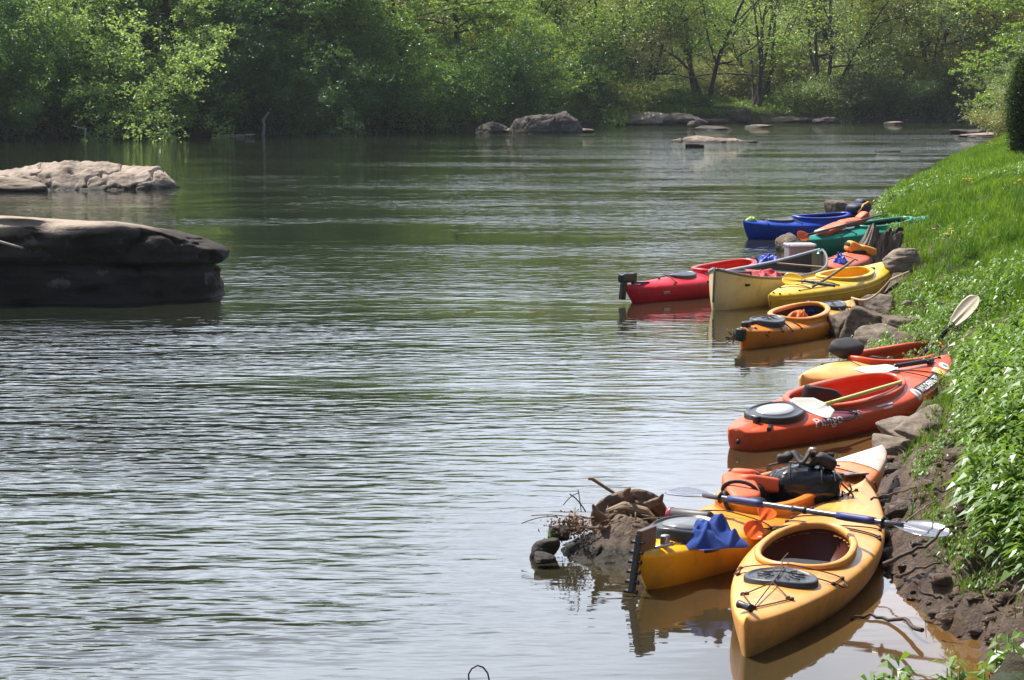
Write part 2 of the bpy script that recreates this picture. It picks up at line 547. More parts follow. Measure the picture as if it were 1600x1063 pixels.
fm, n_, b_ = new_mat('wooded_slope')
tcg = n_.nodes.new('ShaderNodeTexCoord')
at_ = N(n_, 'ShaderNodeAttribute', _attribute_name='inland')
lit = ramp(n_, noise_n(n_, 0.9, 8, tcg.outputs['Object'], 0.65), [(0.3, (0.035, 0.028, 0.017)), (0.5, (0.075, 0.058, 0.035)), (0.72, (0.055, 0.07, 0.022))])
sp_ = n_.nodes.new('ShaderNodeSeparateXYZ'); n_.links.new(tcg.outputs['Object'], sp_.inputs['Vector'])
gx = math_n(n_, 'SUBTRACT', 1.0, math_n(n_, 'MULTIPLY', math_n(n_, 'ABSOLUTE', math_n(n_, 'SUBTRACT', sp_.outputs['X'], 11.0)), 0.14), True)
gd = N(n_, 'ShaderNodeMapRange'); gd.inputs['From Min'].default_value, gd.inputs['From Max'].default_value = 0.4, 0.9
n_.links.new(at_.outputs['Fac'], gd.inputs['Value'])
gd2 = N(n_, 'ShaderNodeMapRange'); gd2.inputs['From Min'].default_value, gd2.inputs['From Max'].default_value = 16, 9
n_.links.new(at_.outputs['Fac'], gd2.inputs['Value'])
gm = math_n(n_, 'MULTIPLY', math_n(n_, 'MULTIPLY', gx, gd.outputs['Result']), gd2.outputs['Result'], True)
n_.links.new(mixc(n_, gm, lit, (0.10, 0.17, 0.03)), b_.inputs['Base Color'])
b_.inputs['Roughness'].default_value = 0.95
bump(n_, b_, noise_n(n_, 3, 8, tcg.outputs['Object'], 0.7), 1.0, 0.3)
M['slope'] = fm
xs = np.concatenate([np.linspace(-140, -45, 30), np.linspace(-44, 50, 190), np.linspace(52, 160, 30)])
ys = np.concatenate([np.linspace(60, 95, 40), np.linspace(95.5, 165, 170), np.linspace(167, 330, 50)])
height_grid('wooded_hillside', xs, ys, far_z, M['slope'], FAR, -1)

print('T', round(time.time() - T0, 1))
# ------------------------------------------------------------------ water
wm, n_, b_ = new_mat('river_water')
g_ = n_.nodes.new('ShaderNodeNewGeometry'); pos = g_.outputs['Position']
at_ = N(n_, 'ShaderNodeAttribute', _attribute_name='shallow')
sil = noise_n(n_, 0.5, 4, pos)
deep = ramp(n_, sil, [(0.3, (0.011, 0.015, 0.010)), (0.7, (0.020, 0.024, 0.015))])
n_.links.new(mixc(n_, at_.outputs['Fac'], deep, (0.13, 0.068, 0.022)), b_.inputs['Base Color'])
b_.inputs['Roughness'].default_value = 0.03
b_.inputs['IOR'].default_value = 1.40
b_.inputs['Specular IOR Level'].default_value = 0.5
amp = N(n_, 'ShaderNodeAttribute', _attribute_name='chop')
r1 = noise_n(n_, 1.0, 1.5, pos, 0.5, stretch=(2.6, 6.5, 1))
r2 = noise_n(n_, 1.0, 1.0, pos, 0.5, stretch=(7.0, 16.0, 1))
r0 = noise_n(n_, 1.0, 1.0, pos, 0.5, stretch=(0.75, 1.7, 1))
hh = math_n(n_, 'ADD', math_n(n_, 'ADD', math_n(n_, 'MULTIPLY', r1, 0.027), math_n(n_, 'MULTIPLY', r2, 0.006)), math_n(n_, 'MULTIPLY', r0, 0.022))
patch = ramp(n_, noise_n(n_, 1.0, 5, pos, 0.6, stretch=(0.09, 0.22, 1)), [(0.38, (0.16, 0.16, 0.16)), (0.62, (1, 1, 1))])
hh = math_n(n_, 'MULTIPLY', hh, math_n(n_, 'MULTIPLY', patch, amp.outputs['Fac']))
bump(n_, b_, hh, 1.0, 1.0)
M['water'] = wm
xs = np.concatenate([np.linspace(-140, -26, 30), np.linspace(-25, -6.2, 70), np.linspace(-6, 6.5, 130), np.linspace(6.7, 30, 90), np.linspace(32, 160, 30)])
ys = np.concatenate([np.linspace(-12, 7, 20), np.linspace(7.1, 30, 230), np.linspace(30.3, 60, 110), np.linspace(61, 170, 110)])
X, Y = np.meshgrid(xs, ys, indexing='ij')
dN = -sdist(np.stack([X, Y], -1), NEAR)
shal = np.exp(-np.clip(dN, 0, 99) / 0.55) * 0.95 + 0.10 * np.exp(-np.clip(dN, 0, 99) / 3.0)
shal = shal * (1 - 0.9 * sstep(Y, 30, 44))
# riffle below the ledge rock, quiet water in the lee of the boats
chop = 0.55 + 0.65 * sstep(-X, -2.0, 3.5) * sstep(Y, 34, 20)
chop = chop + 3.4 * np.exp(-((X + 4.4) / 2.4) ** 2 - ((Y - 24.2) / 1.5) ** 2) + 2.6 * np.exp(-((X + 2.4) / 0.9) ** 2 - ((Y - 23.6) / 0.7) ** 2)
chop *= 0.12 + 0.88 * np.maximum(sstep(dN, 0.1, 3.2), sstep(Y, 36, 48) * sstep(dN, 0.05, 0.6))
chop *= 0.55 + 0.45 * sstep(Y, 9, 22) + 0.75 * sstep(-X, -0.8, 2.5) * sstep(Y, 26, 15)
chop *= 1 + 0.9 * sstep(Y, 30, 55) * sstep(X, -14, -2) + 2.0 * sstep(Y, 60, 85) * sstep(X, -2, 8)
me = mesh_np('river', np.stack([X, Y, 0 * X], -1).reshape(-1, 3), grid_quads(len(xs), len(ys)), attrs={'shallow': np.clip(shal, 0, 1).ravel(), 'chop': chop.ravel()})
o = link('river_water', me, M['water']); o['kind'] = 'structure'


print('T', round(time.time() - T0, 1))
# ------------------------------------------------------------------ kayaks
def superel(c, n):
    return np.sign(c) * np.abs(c) ** (2.0 / n)


class Boat:
    """shape of a kayak in its own frame: x from the end in the river (-L/2) to the end on the bank (+L/2), z = 0 the waterline"""
    def __init__(s, L, beam, h=0.24, rise=(0.08, 0.10), draft=0.09, crown=0.085, e0=0.03, e1=0.03, p=0.8, rake=(0.10, 0.14), nd=2.9, ridge=0.03, skew=1.0, nh=2.6):
        s.__dict__.update(locals())

    def t(s, x): return np.clip(np.asarray(x, float) / s.L + 0.5, 0, 1)

    def hb(s, x):
        t = s.t(x) ** s.skew
        e = np.interp(t, [0, 0.5, 1], [s.e0, 1, s.e1])
        return s.beam / 2 * (np.clip(np.sin(PI * t), 0, 1) ** s.p * (1 - 0.0) * (1 - np.where(t < .5, s.e0, s.e1)) + np.where(t < .5, s.e0, s.e1))

    def zs(s, x):
        t = s.t(x)
        return s.h + s.rise[0] * np.clip(1 - 2 * t, 0, 1) ** 2.2 + s.rise[1] * np.clip(2 * t - 1, 0, 1) ** 2.2

    def zk(s, x):
        t = s.t(x)
        k0 = np.clip((s.rake[0] - t) / s.rake[0], 0, 1) ** 2.4
        k1 = np.clip((t - 1 + s.rake[1]) / s.rake[1], 0, 1) ** 2.4
        return -s.draft + (s.zs(x) + s.draft - 0.03) * np.maximum(k0, k1)

    def cr(s, x):
        t = s.t(x)
        return s.crown * np.clip(np.sin(PI * (0.04 + 0.92 * t)), 0.1, 1) ** 0.7

    def deck(s, x, y):
        b = s.hb(x); q = np.clip(np.abs(y) / b, 0, 0.999)
        return s.zs(x) + s.cr(x) * (1 - q ** s.nd) ** (1 / s.nd) + s.ridge * (1 - q)

    def section(s, x, n=33):
        """upper and lower half curves at station x, both running from y=-b to y=+b"""
        a = np.linspace(0, PI, n)
        b = s.hb(x)
        y = -b * superel(np.cos(a), s.nd)
        up = np.stack([0 * a + x, y, s.zs(x) + s.cr(x) * superel(np.sin(a), s.nd) + s.ridge * (1 - np.abs(y) / b)], -1)
        te = abs(2 * float(s.t(x)) - 1)
        nh = s.nh + (1.35 - s.nh) * max(0.0, (te - 0.35) / 0.65) ** 1.2 if s.e0 < 0.12 else s.nh
        y2 = -b * superel(np.cos(a), nh)
        lo = np.stack([0 * a + x, y2, s.zs(x) - (s.zs(x) - s.zk(x)) * superel(np.sin(a), nh * 0.86)], -1)
        return up, lo

    def side(s, x, wd, sgn=-1, off=0.003):
        """point on the outside near the gunwale: wd metres above it (+, over the deck) or below (-)"""
        up, lo = s.section(x, 121)
        c = np.concatenate([lo[:61][::-1], up[1:61]])
        L_ = np.r_[0, np.cumsum(np.linalg.norm(np.diff(c, axis=0), axis=1))] - 0
        L_ -= L_[60]
        i = np.clip(np.searchsorted(L_, wd), 1, len(c) - 1)
        f = (wd - L_[i - 1]) / max(L_[i] - L_[i - 1], 1e-6)
        q = c[i - 1] * (1 - f) + c[i] * f
        tg = c[i] - c[i - 1]
        nrm = np.array([0, -tg[2], tg[1]]); nrm /= np.linalg.norm(nrm) + 1e-9
        if nrm[1] > 0 and abs(nrm[1]) > abs(nrm[2]): nrm = -nrm
        if nrm[2] < 0 and abs(nrm[2]) >= abs(nrm[1]): nrm = -nrm
        q = q + nrm * off
        return np.array([q[0], q[1] * (-sgn), q[2]])

    def hull(s, parent, mat, cockpit=None, nx=190, name='hull'):
        u = np.linspace(0, 1, nx); u = 0.5 - 0.5 * np.cos(PI * u) * (0.55 + 0.45 * np.abs(np.cos(PI * u)))
        xs_ = np.clip(-s.L / 2 + s.L * u, -s.L / 2 + 1e-4, s.L / 2 - 1e-4)
        n = 45
        S = [s.section(x, n) for x in xs_]
        U = np.array([a for a, b in S]); Lw = np.array([b for a, b in S])
        mb = MB()
        Q = grid_quads(nx, n)
        if cockpit is not None:
            cx, cl, cw, k = cockpit
            C = U.reshape(-1, 3)[Q].mean(1)
            inside = egg_inside(C[:, 0] - cx, C[:, 1], cl * 1.0, cw * 1.0, k)
            Q = Q[~inside]
        mb.add(U.reshape(-1, 3), Q)
        mb.add(Lw.reshape(-1, 3), grid_quads(nx, n)[:, ::-1])
        for k_ in (0, -1):
            ring = np.concatenate([U[k_], Lw[k_][::-1]])
            c = ring.mean(0)
            m = len(ring); ids = np.arange(m)
            mb.add(np.vstack([ring, c]), None, np.stack([ids, np.roll(ids, -1), np.full(m, m)], 1))
        return mb.build(name, mat, parent)


def egg(ph, cl, cw, k, pw=0.9):
    c, sn = np.cos(ph), np.sin(ph)
    return cl * np.sign(c) * np.abs(c) ** pw, cw * np.sign(sn) * np.abs(sn) ** pw * (1 + k * c)


def egg_inside(x, y, cl, cw, k, pw=0.9):
    c = np.clip(np.abs(x) / cl, 0, 1) ** (1 / pw)
    cs = np.sign(x) * c
    yl = cw * np.sqrt(1 - c ** 2) ** pw * (1 + k * cs)
    return (np.abs(x) < cl) & (np.abs(y) < yl)


def frame(A, B, roll=0.0, sink=0.0):
    """matrix of a boat whose river end is above A and whose bank end above B (heights are those of the local waterline)"""
    A, B = Vector(A), Vector(B)
    X = (B - A).normalized()
    Yv = Vector((0, 0, 1)).cross(X).normalized()
    Z = X.cross(Yv)
    R = Matrix((X, Yv, Z)).transposed()
    if roll: R = R @ Matrix.Rotation(roll, 3, 'X')
    return Matrix.Translation((A + B) / 2 + Vector((0, 0, sink))) @ R.to_4x4()


def reach(A, px, py, L):
    """point seen at (px, py) at distance L from A: the height is solved for"""
    best = None
    for k in range(0, 90):
        z = 0.0 + k * 0.005
        q = P(px, py, z)
        e = abs((q - Vector(A)).length - L)
        if best is None or e < best[0]: best = (e, q)
    print('reach', tuple(round(v, 2) for v in best[1]), round((best[1] - Vector(A)).length, 2))
    return best[1]


def coaming(bt, parent, mat, ck, inmat, lift=0.03, wid=1.0, floor=0.03, tilt=0.0, rakez=0.0, label=None):
    cx, cl, cw, k = ck
    n = 120
    ph = np.linspace(0, 2 * PI, n, endpoint=False)
    ex, ey = egg(ph, cl, cw, k)
    bx, by = egg(ph, cl + 0.035 * wid, cw + 0.035 * wid, k)
    zd = bt.deck(cx + ex, ey)
    zc = 0.15 * bt.deck(cx + ex, 0 * ey) + 0.85 * zd + lift + rakez * np.cos(ph)
    zo = bt.deck(cx + bx, by)
    nx_, ny_ = bx - ex, by - ey
    ln = np.hypot(nx_, ny_) + 1e-9; nx_, ny_ = nx_ / ln, ny_ / ln

    def ring(off, z): return np.stack([cx + ex + nx_ * off, ey + ny_ * off, z], -1)
    W = 0.05 * wid
    rows = [ring(W * 1.15, zo - 0.03), ring(W * 0.95, zo + 0.35 * (zc - zo)), ring(W * 0.9, zc - 0.012), ring(W * 1.1, zc - 0.008), ring(W * 1.15, zc + 0.002), ring(W * 0.95, zc + 0.012),
            ring(W * 0.45, zc + 0.015), ring(0.0, zc + 0.012), ring(-0.006, zc), ring(-0.006, zc - 0.018), ring(0.012, zc - 0.035)]
    mb = MB(); mb.grid(np.array(rows), cv=True)
    c = mb.build('coaming', mat, parent)
    # moulded inside of the cockpit
    zf = max(floor, 0.03)
    sc = lambda f, z: np.stack([cx + ex * f, ey * f, z], -1)
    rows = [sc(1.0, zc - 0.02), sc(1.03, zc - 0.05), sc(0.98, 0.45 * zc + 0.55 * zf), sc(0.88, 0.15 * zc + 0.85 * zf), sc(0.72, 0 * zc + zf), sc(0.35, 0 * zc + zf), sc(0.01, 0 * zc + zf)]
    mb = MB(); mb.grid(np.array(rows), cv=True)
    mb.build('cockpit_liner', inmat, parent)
    return zc.mean()


def seat(bt, parent, ck, mat, hgt=0.30, w=0.40, z0=0.05, xf=-0.62):
    cx, cl, cw, k = ck
    x0 = cx + cl * xf
    e = thing('seat', None, None); e.parent = parent
    v = np.linspace(0, 1, 12); u = np.linspace(-1, 1, 17)
    U_, V_ = np.meshgrid(u, v, indexing='ij')
    ww = w / 2 * (1 - 0.25 * V_ ** 2)
    rim = np.sqrt(np.clip(1 - (np.abs(U_) ** 3), 0, 1))
    X_ = x0 - 0.10 * V_ + 0.09 * U_ ** 2
    Z_ = z0 + hgt * V_ * (0.86 + 0.14 * rim)
    G1 = np.stack([X_, U_ * ww, Z_], -1); G2 = G1 - np.array([0.035, 0, 0])
    mb = MB()
    mb.grid(G1); mb.grid(G2[:, ::-1])
    for a, b in ((G1[0], G2[0]), (G1[-1], G2[-1]), (G1[:, -1], G2[:, -1])):
        mb.grid(np.stack([a, b]))
    mb.build('backrest', mat, e)
    mb = MB(); mb.pad((x0 + 0.24, 0, z0 + 0.03), (0.42, w, 0.09), p=0.4); mb.build('seat_pan', mat, e)
    return e


def hatch(bt, parent, x, lx, ly, mat, rimmat=None, y=0.0, thick=0.03, inner=None, k=0.0, label=None, dz=0.0, name='hatch_cover', sq=1.0):
    n = 64; ph = np.linspace(0, 2 * PI, n, endpoint=False)
    ex, ey = egg(ph, lx, ly, k, sq)
    z0 = bt.deck(x, y) + dz
    slope = (bt.deck(x + lx * 0.8, y) - bt.deck(x - lx * 0.8, y)) / (1.6 * lx)
    prof = [(1.0, -0.045), (1.0, thick * 0.7), (0.985, thick), (0.93, thick * 1.1), (0.88, thick * 1.05), (0.86, thick * 0.8), (0.7, thick * 0.85), (0.3, thick * 0.95), (0.005, thick * 0.98)]
    zr = lambda r: 0.3 * (z0 + slope * ex * r) + 0.7 * (bt.deck(x + ex * r, y + ey * r) + dz)
    rows = [np.stack([x + ex * r, y + ey * r, zr(r) + zz], -1) for r, zz in prof]
    o = MB().grid(np.array(rows), cv=True).build(name, mat, parent, label=label)
    if inner is not None:
        rows = [np.stack([x + ex * r, y + ey * r, zr(r) + thick * 0.95 + 0.004 + zz], -1) for r, zz in ((0.62, -0.006), (0.60, 0.001), (0.3, 0.003), (0.005, 0.003))]
        MB().grid(np.array(rows), cv=True).build('lid_panel', inner, o)
    return o


def cords(bt, parent, runs, mat, r=0.004, name='deck_cord', lift=0.006):
    """elastic cords laid over the deck; each run is a list of (x, y) or (x, y, extra height)"""
    for run in runs:
        pts = []
        for a, b in zip(run[:-1], run[1:]):
            m = max(2, int(math.hypot(b[0] - a[0], b[1] - a[1]) / 0.03))
            for q in np.linspace(0, 1, m, endpoint=False):
                x, y = a[0] + (b[0] - a[0]) * q, a[1] + (b[1] - a[1]) * q
                h = (a[2] if len(a) > 2 else 0) * (1 - q) + (b[2] if len(b) > 2 else 0) * q
                pts.append((x, y, float(bt.deck(x, y)) + lift + h))
        b = run[-1]
        pts.append((b[0], b[1], float(bt.deck(b[0], b[1])) + lift + (b[2] if len(b) > 2 else 0)))
        mb = MB(); mb.tube(pts, r, 6)
        for q in (run[0], run[-1]):           # the little deck fittings
            mb.pad((q[0], q[1], float(bt.deck(q[0], q[1])) + 0.004), (0.03, 0.02, 0.018), nu=10, nv=6)
        mb.build(name, mat, parent)


def toggle(bt, parent, x, mat, sidey=0.04, lng=0.11, ang=0.5):
    z = float(bt.deck(x, 0)) + 0.02
    d = np.array([math.cos(ang), math.sin(ang), 0])
    c = np.array([x, sidey, z])
    mb = MB()
    q = np.linspace(-1, 1, 9)
    mb.tube([c + d * lng / 2 * v for v in q], 0.016 + 0.004 * np.abs(q), 12)
    mb.tube([(x, 0, z - 0.03), (x, sidey * 0.5, z + 0.015), tuple(c)], 0.004, 6)
    return mb.build('carry_toggle', mat, parent)


def print_on(bt, parent, text, x0, w0, size, mat, name, sgn=-1, shear=0.0, stretch=1.0, label=None, off=0.004, bold=0.0):
    """lettering wrapped on the flank of a boat"""
    cu = bpy.data.curves.new('lettering', 'FONT')
    cu.body = text; cu.size = size; cu.shear = shear; cu.resolution_u = 3; cu.offset = bold
    tmp = bpy.data.objects.new('lettering', cu); COL.objects.link(tmp)
    dg = bpy.context.evaluated_depsgraph_get()
    me = bpy.data.meshes.new_from_object(tmp.evaluated_get(dg))
    bpy.data.objects.remove(tmp); bpy.data.curves.remove(cu)
    for v in me.vertices:
        v.co = Vector(bt.side(x0 + v.co.x * stretch * (1 if sgn < 0 else -1), w0 + v.co.y, sgn, off))
    me.name = name
    me.materials.clear()
    return link(name, me, mat, parent, label)


def patch_on(bt, parent, x0, x1, w0, w1, mat, name, sgn=-1, oval=False, off=0.0025, skew=0.0, n=14):
    rows = []
    for u in np.linspace(0, 1, n):
        r = []
        for v in np.linspace(0, 1, n):
            if oval:
                a, b = 2 * u - 1, 2 * v - 1
                a, b = a * math.sqrt(1 - b * b / 2), b * math.sqrt(1 - a * a / 2)
                uu, vv = (a + 1) / 2, (b + 1) / 2
            else: uu, vv = u, v
            r.append(bt.side(x0 + (x1 - x0) * uu + skew * vv, w0 + (w1 - w0) * vv, sgn, off))
        rows.append(r)
    return MB().grid(np.array(rows)).build(name, mat, parent)


def deck_at(bt, m_, px, py, up=0.0):
    """point on a boat's deck seen at photo pixel (px, py)"""
    inv = m_.inverted(); z = 0.25
    for _ in range(12):
        q = P(px, py, z); l = inv @ q
        l.z = float(bt.deck(min(max(l.x, -bt.L / 2), bt.L / 2), l.y)) + up
        z = 0.5 * z + 0.5 * (m_ @ l).z
    return P(px, py, z)


def at_boat(m_, x, y, z, rot=0.0): return m_ @ Matrix.Translation((x, y, z)) @ Matrix.Rotation(rot, 4, 'Z')


def bb(M_, x, y, z): return M_ @ Vector((x, y, z))


GK = 'kayaks drawn up along the bank'

# --- K1: nearest, apricot yellow
A1 = P(1163, 1030, 0); B1 = reach(A1, 1350, 752, 3.35)
L1 = (B1 - A1).length
B1 = Vector((B1.x, B1.y, B1.z - 0.235))
k1 = Boat(L1, 0.65, h=0.125, rise=(0.035, 0.09), crown=0.055, p=0.76, rake=(0.035, 0.16), nd=3.4, ridge=0.025, e0=0.02)
m1_ = frame(A1, B1, roll=0.03)
t1 = thing('kayak', 'nearest kayak, apricot yellow with an empty round cockpit and a dark oval hatch', 'kayak', m1_, GK)
M['apricot'] = plastic('apricot_hull', (0.82, 0.37, 0.08), 0.36, 0.30, c2=(0.80, 0.33, 0.07), span=(0.2, 1.5))
ck = (-0.16, 0.42, 0.22, -0.10)
k1.hull(t1, M['apricot'], ck)
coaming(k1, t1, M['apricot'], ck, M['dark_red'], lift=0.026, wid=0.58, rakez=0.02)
seat(k1, t1, ck, M['seat'], 0.15, 0.34, xf=-0.72)
hatch(k1, t1, -0.86, 0.16, 0.185, M['hatch'], thick=0.022)
D1 = -0.14
sh = lambda runs: [[(p[0] + D1,) + tuple(p[1:]) for p in r] for r in runs]
cords(k1, t1, sh([[(-1.05, -0.10), (-0.93, 0.0, .02), (-1.05, 0.10)], [(-1.36, 0.0), (-1.05, -0.12)], [(-1.36, 0.0), (-1.05, 0.12)], [(-1.36, 0.0), (-0.72, 0.0, 0.03)],
               [(-0.46, -0.26), (-0.52, 0.0, .02), (-0.46, 0.26)], [(-0.60, -0.24), (-0.46, -0.26), (-0.52, -0.30), (-0.60, -0.24)], [(-0.60, 0.24), (-0.46, 0.26), (-0.52, 0.28), (-0.60, 0.24)],
               [(-0.72, 0.0, 0.03), (-0.50, 0.04, .04), (-0.40, 0.03, .05)], [(-0.72, 0.0, 0.03), (-0.60, -0.24)], [(-0.72, 0.0, 0.03), (-0.60, 0.24)]]), M['cord_brown'], 0.0035)
cords(k1, t1, [[(0.40, -0.29), (0.36, 0.0, .01), (0.40, 0.29)], [(0.44, -0.28), (0.44, 0.28)], [(0.60, -0.26), (0.38, 0.0, .01), (0.60, 0.26)], [(0.68, -0.25), (0.70, 0.25)], [(1.35, 0.0), (0.92, 0.18)]], M['cord'], 0.004)
toggle(k1, t1, -1.55, M['black'], 0.03, 0.09, 0.9)
mb = MB()
for a in np.linspace(0, PI, 7)[:-1]:
    c, s_ = math.cos(a), math.sin(a)
    for sg_ in (-1, 1):
        pts = [(-0.86 + c * r * sg_, s_ * r * sg_ * 1.1, float(k1.deck(-0.86 + c * r * sg_, s_ * r)) + 0.026) for r in (0.05, 0.11)]
        mb.tube(pts, 0.0035, 6)
mb.build('hatch_ribs', M['hatch'], t1)

# --- K2: behind it, yellow running to orange, rudder towards the river
A2 = P(1006, 932, 0) + Vector((-0.03, 0.06, 0)); B2 = reach(A2, 1376, 702, 3.45)
L2 = (B2 - A2).length
B2 = Vector((B2.x, B2.y, B2.z - 0.27))
k2 = Boat(L2, 0.62, h=0.155, rise=(0.035, 0.11), crown=0.065, p=0.66, rake=(0.10, 0.16), nd=3.0, ridge=0.02, e0=0.04)
m2_ = frame(A2, B2, roll=0.04)
t2 = thing('kayak', 'yellow kayak fading to orange, brown rudder box and blue towel aft, beside driftwood rock', 'kayak', m2_, GK)
M['yellow_orange'] = plastic('yellow_to_orange_hull', (0.83, 0.42, 0.012), 0.33, 0.25, c2=(0.80, 0.20, 0.03), span=(-0.9, 0.3))
ck2 = (-0.02, 0.46, 0.21, -0.10)
k2.hull(t2, M['yellow_orange'], ck2)
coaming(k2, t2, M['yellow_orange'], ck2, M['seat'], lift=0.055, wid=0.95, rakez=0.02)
seat(k2, t2, ck2, M['seat'], 0.19, 0.38)
hatch(k2, t2, -1.18, 0.21, 0.20, M['rubber'], thick=0.045, inner=simple('grey_lid_panel', (0.17, 0.175, 0.19), 0.35, nz=0.12), dz=0.01)
M['pink_white'] = plastic('pale_pink_tip', (0.72, 0.55, 0.48), 0.4, 0.25)
x_ = np.linspace(1.18, L2 / 2 - 0.02, 26)
rows = []
for x in x_:
    up, lo = k2.section(x, 25)
    up = up.copy(); up[:, 2] += 0.004
    rows.append(up)
G = np.array(rows); MB().grid(G).build('bow_panel', M['pink_white'], t2, label='pale pink and white bow end')
cords(k2, t2, [[(-0.62, -0.27), (-0.66, 0.0, .02), (-0.62, 0.27)], [(-0.72, -0.24), (-0.62, -0.27)], [(0.58, -0.28), (0.95, 0.18)], [(0.58, 0.28), (0.95, -0.18)], [(0.95, -0.18), (0.95, 0.18)], [(-1.45, -0.05), (-1.30, -0.14)], [(-1.45, 0.05), (-1.30, 0.14)]], M['cord_brown'], 0.004)
M['rudder'] = simple('weathered_brown_plate', (0.12, 0.075, 0.055), 0.45, nz=0.2)
rd = thing('rudder', None, None); rd.parent = t2
zb = float(k2.deck(-L2 / 2 + 0.03, 0))
mb = MB()
mb.box((-L2 / 2 - 0.03, 0, zb - 0.06), (0.035, 0.03, 0.30), Matrix.Rotation(0.22, 3, 'Y'))
for k_ in range(6):
    mb.tube([(-L2 / 2 - 0.07 + 0.02 * k_ * 0.55, -0.035, zb - 0.20 + 0.05 * k_), (-L2 / 2 - 0.07 + 0.02 * k_ * 0.55, 0.035, zb - 0.20 + 0.05 * k_)], 0.008, 10)
mb.build('rudder_bracket', M['black'], rd, smooth=False, bevel=0.004)
mb = MB(); mb.box((-L2 / 2 + 0.08, 0.0, zb + 0.05), (0.17, 0.035, 0.12))
mb.build('rudder_box', M['rudder'], rd, smooth=False, bevel=0.008)
mb = MB()
mb.tube([(-L2 / 2 + 0.05, -0.07, zb + 0.02), (-L2 / 2 + 0.22, -0.09, zb + 0.01)], 0.008); mb.tube([(-L2 / 2 + 0.10, 0.0, zb), (-L2 / 2 + 0.21, 0.05, zb + 0.06)], 0.006)
mb.pad((-L2 / 2 + 0.20, -0.05, zb + 0.03), (0.05, 0.04, 0.06)); mb.build('rudder_pins', M['metal'], rd)

# --- K3: red, with lettering
A3 = P(1150, 704, 0); B3 = reach(A3, 1476, 556, 3.30)
L3 = (B3 - A3).length
B3 = Vector((B3.x, B3.y, B3.z - 0.29))
k3 = Boat(L3, 0.74, h=0.135, rise=(0.0, 0.14), crown=0.075, p=0.62, rake=(0.05, 0.16), nd=2.4, ridge=0.015, e0=0.16, nh=3.0)
m3_ = frame(A3, B3, roll=0.09)
t3 = thing('kayak', 'red kayak with printed lettering, long open cockpit and big oval stern hatch', 'kayak', m3_, GK)
M['red_orange'] = plastic('orange_red_hull', (0.76, 0.10, 0.028), 0.36, 0.25)
M['red_in'] = plastic('orange_red_inside', (0.66, 0.06, 0.018), 0.5, 0.1)
ck3 = (-0.06, 0.72, 0.255, -0.06)
k3.hull(t3, M['red_orange'], ck3)
coaming(k3, t3, M['red_orange'], ck3, M['red_in'], lift=0.02, wid=0.9)
seat(k3, t3, ck3, M['seat'], 0.27, 0.40, xf=-0.50)
hatch(k3, t3, -1.13, 0.285, 0.20, M['rubber'], thick=0.028, inner=M['hatch_pale'], dz=0.008)
mb = MB(); mb.box((-1.44, -0.03, float(k3.deck(-1.44, 0)) + 0.02), (0.05, 0.035, 0.05)); mb.box((-1.43, -0.14, float(k3.deck(-1.43, -.14)) + 0.0), (0.12, 0.03, 0.03), Matrix.Rotation(0.4, 3, 'Z'))
mb.build('hatch_latch', M['black'], t3, bevel=0.005)
cords(k3, t3, [[(-0.86, -0.27), (-0.75, -0.20, .03), (-0.50, -0.33)], [(-0.50, -0.33), (-0.66, -0.36), (-0.86, -0.27)], [(0.98, -0.27), (0.86, 0.0, .01), (0.98, 0.27)], [(0.98, -0.27), (1.16, -0.24)], [(1.16, -0.24), (0.86, 0.16)], [(1.5, 0.0), (1.2, 0.1)]], M['cord'], 0.0045)
toggle(k3, t3, 1.30, M['black'], -0.02, 0.15, 0.25)
mb = MB(); mb.tube([(-L3 / 2 - 0.004, -0.02, 0.07), (-L3 / 2 - 0.012, -0.02, 0.07)], 0.018, 12); mb.build('drain_plug', M['black'], t3)
patch_on(k3, t3, -0.98, -0.56, -0.005, 0.13, M['purple_print'], 'dark_stripe', skew=0.18)
print_on(k3, t3, 'Pungo', -1.02, -0.005, 0.105, M['white'], 'model_lettering', shear=0.25, stretch=1.25, bold=0.0005, off=0.006)
print_on(k3, t3, '100', -0.60, -0.005, 0.105, M['grey_print'], 'model_number', shear=0.2, stretch=1.1, bold=0.0005, off=0.006)
print_on(k3, t3, 'WILDERNESS', 0.60, 0.035, 0.085, M['white'], 'maker_lettering', shear=0.1, stretch=0.92, bold=0.002, off=0.006)
patch_on(k3, t3, 0.58, 1.10, 0.025, 0.115, M['ink'], 'lettering_panel', off=0.0035)
patch_on(k3, t3, 0.60, 1.12, 0.0, 0.012, M['white'], 'lettering_line', off=0.0045)
print_on(k3, t3, 'SYSTEMS', 0.82, -0.024, 0.022, M['white'], 'maker_small_lettering', off=0.006)
patch_on(k3, t3, 0.46, 0.57, -0.015, 0.115, M['white'], 'emblem', oval=True, off=0.0035)
patch_on(k3, t3, 0.50, 0.54, 0.02, 0.085, M['grey_print'], 'emblem_figure', oval=True, off=0.005)
patch_on(k3, t3, -0.18, 0.06, 0.045, 0.060, M['white'], 'small_print', off=0.004)
patch_on(k3, t3, -0.12, 0.02, 0.015, 0.028, M['white'], 'small_print', off=0.004)
patch_on(k3, t3, 1.14, 1.25, 0.01, 0.14, M['white'], 'square_sticker', off=0.0035)
patch_on(k3, t3, 1.15, 1.19, 0.03, 0.12, M['yellow_print'], 'sticker_stripe', off=0.005)
patch_on(k3, t3, 1.205, 1.24, 0.03, 0.12, M['yellow_print'], 'sticker_stripe', off=0.005)
patch_on(k3, t3, 1.30, 1.42, 0.02, 0.12, M['white'], 'oval_sticker', oval=True, off=0.0035)
patch_on(k3, t3, 1.35, 1.39, 0.04, 0.09, M['blue_print'], 'sticker_figure', oval=True, off=0.005)

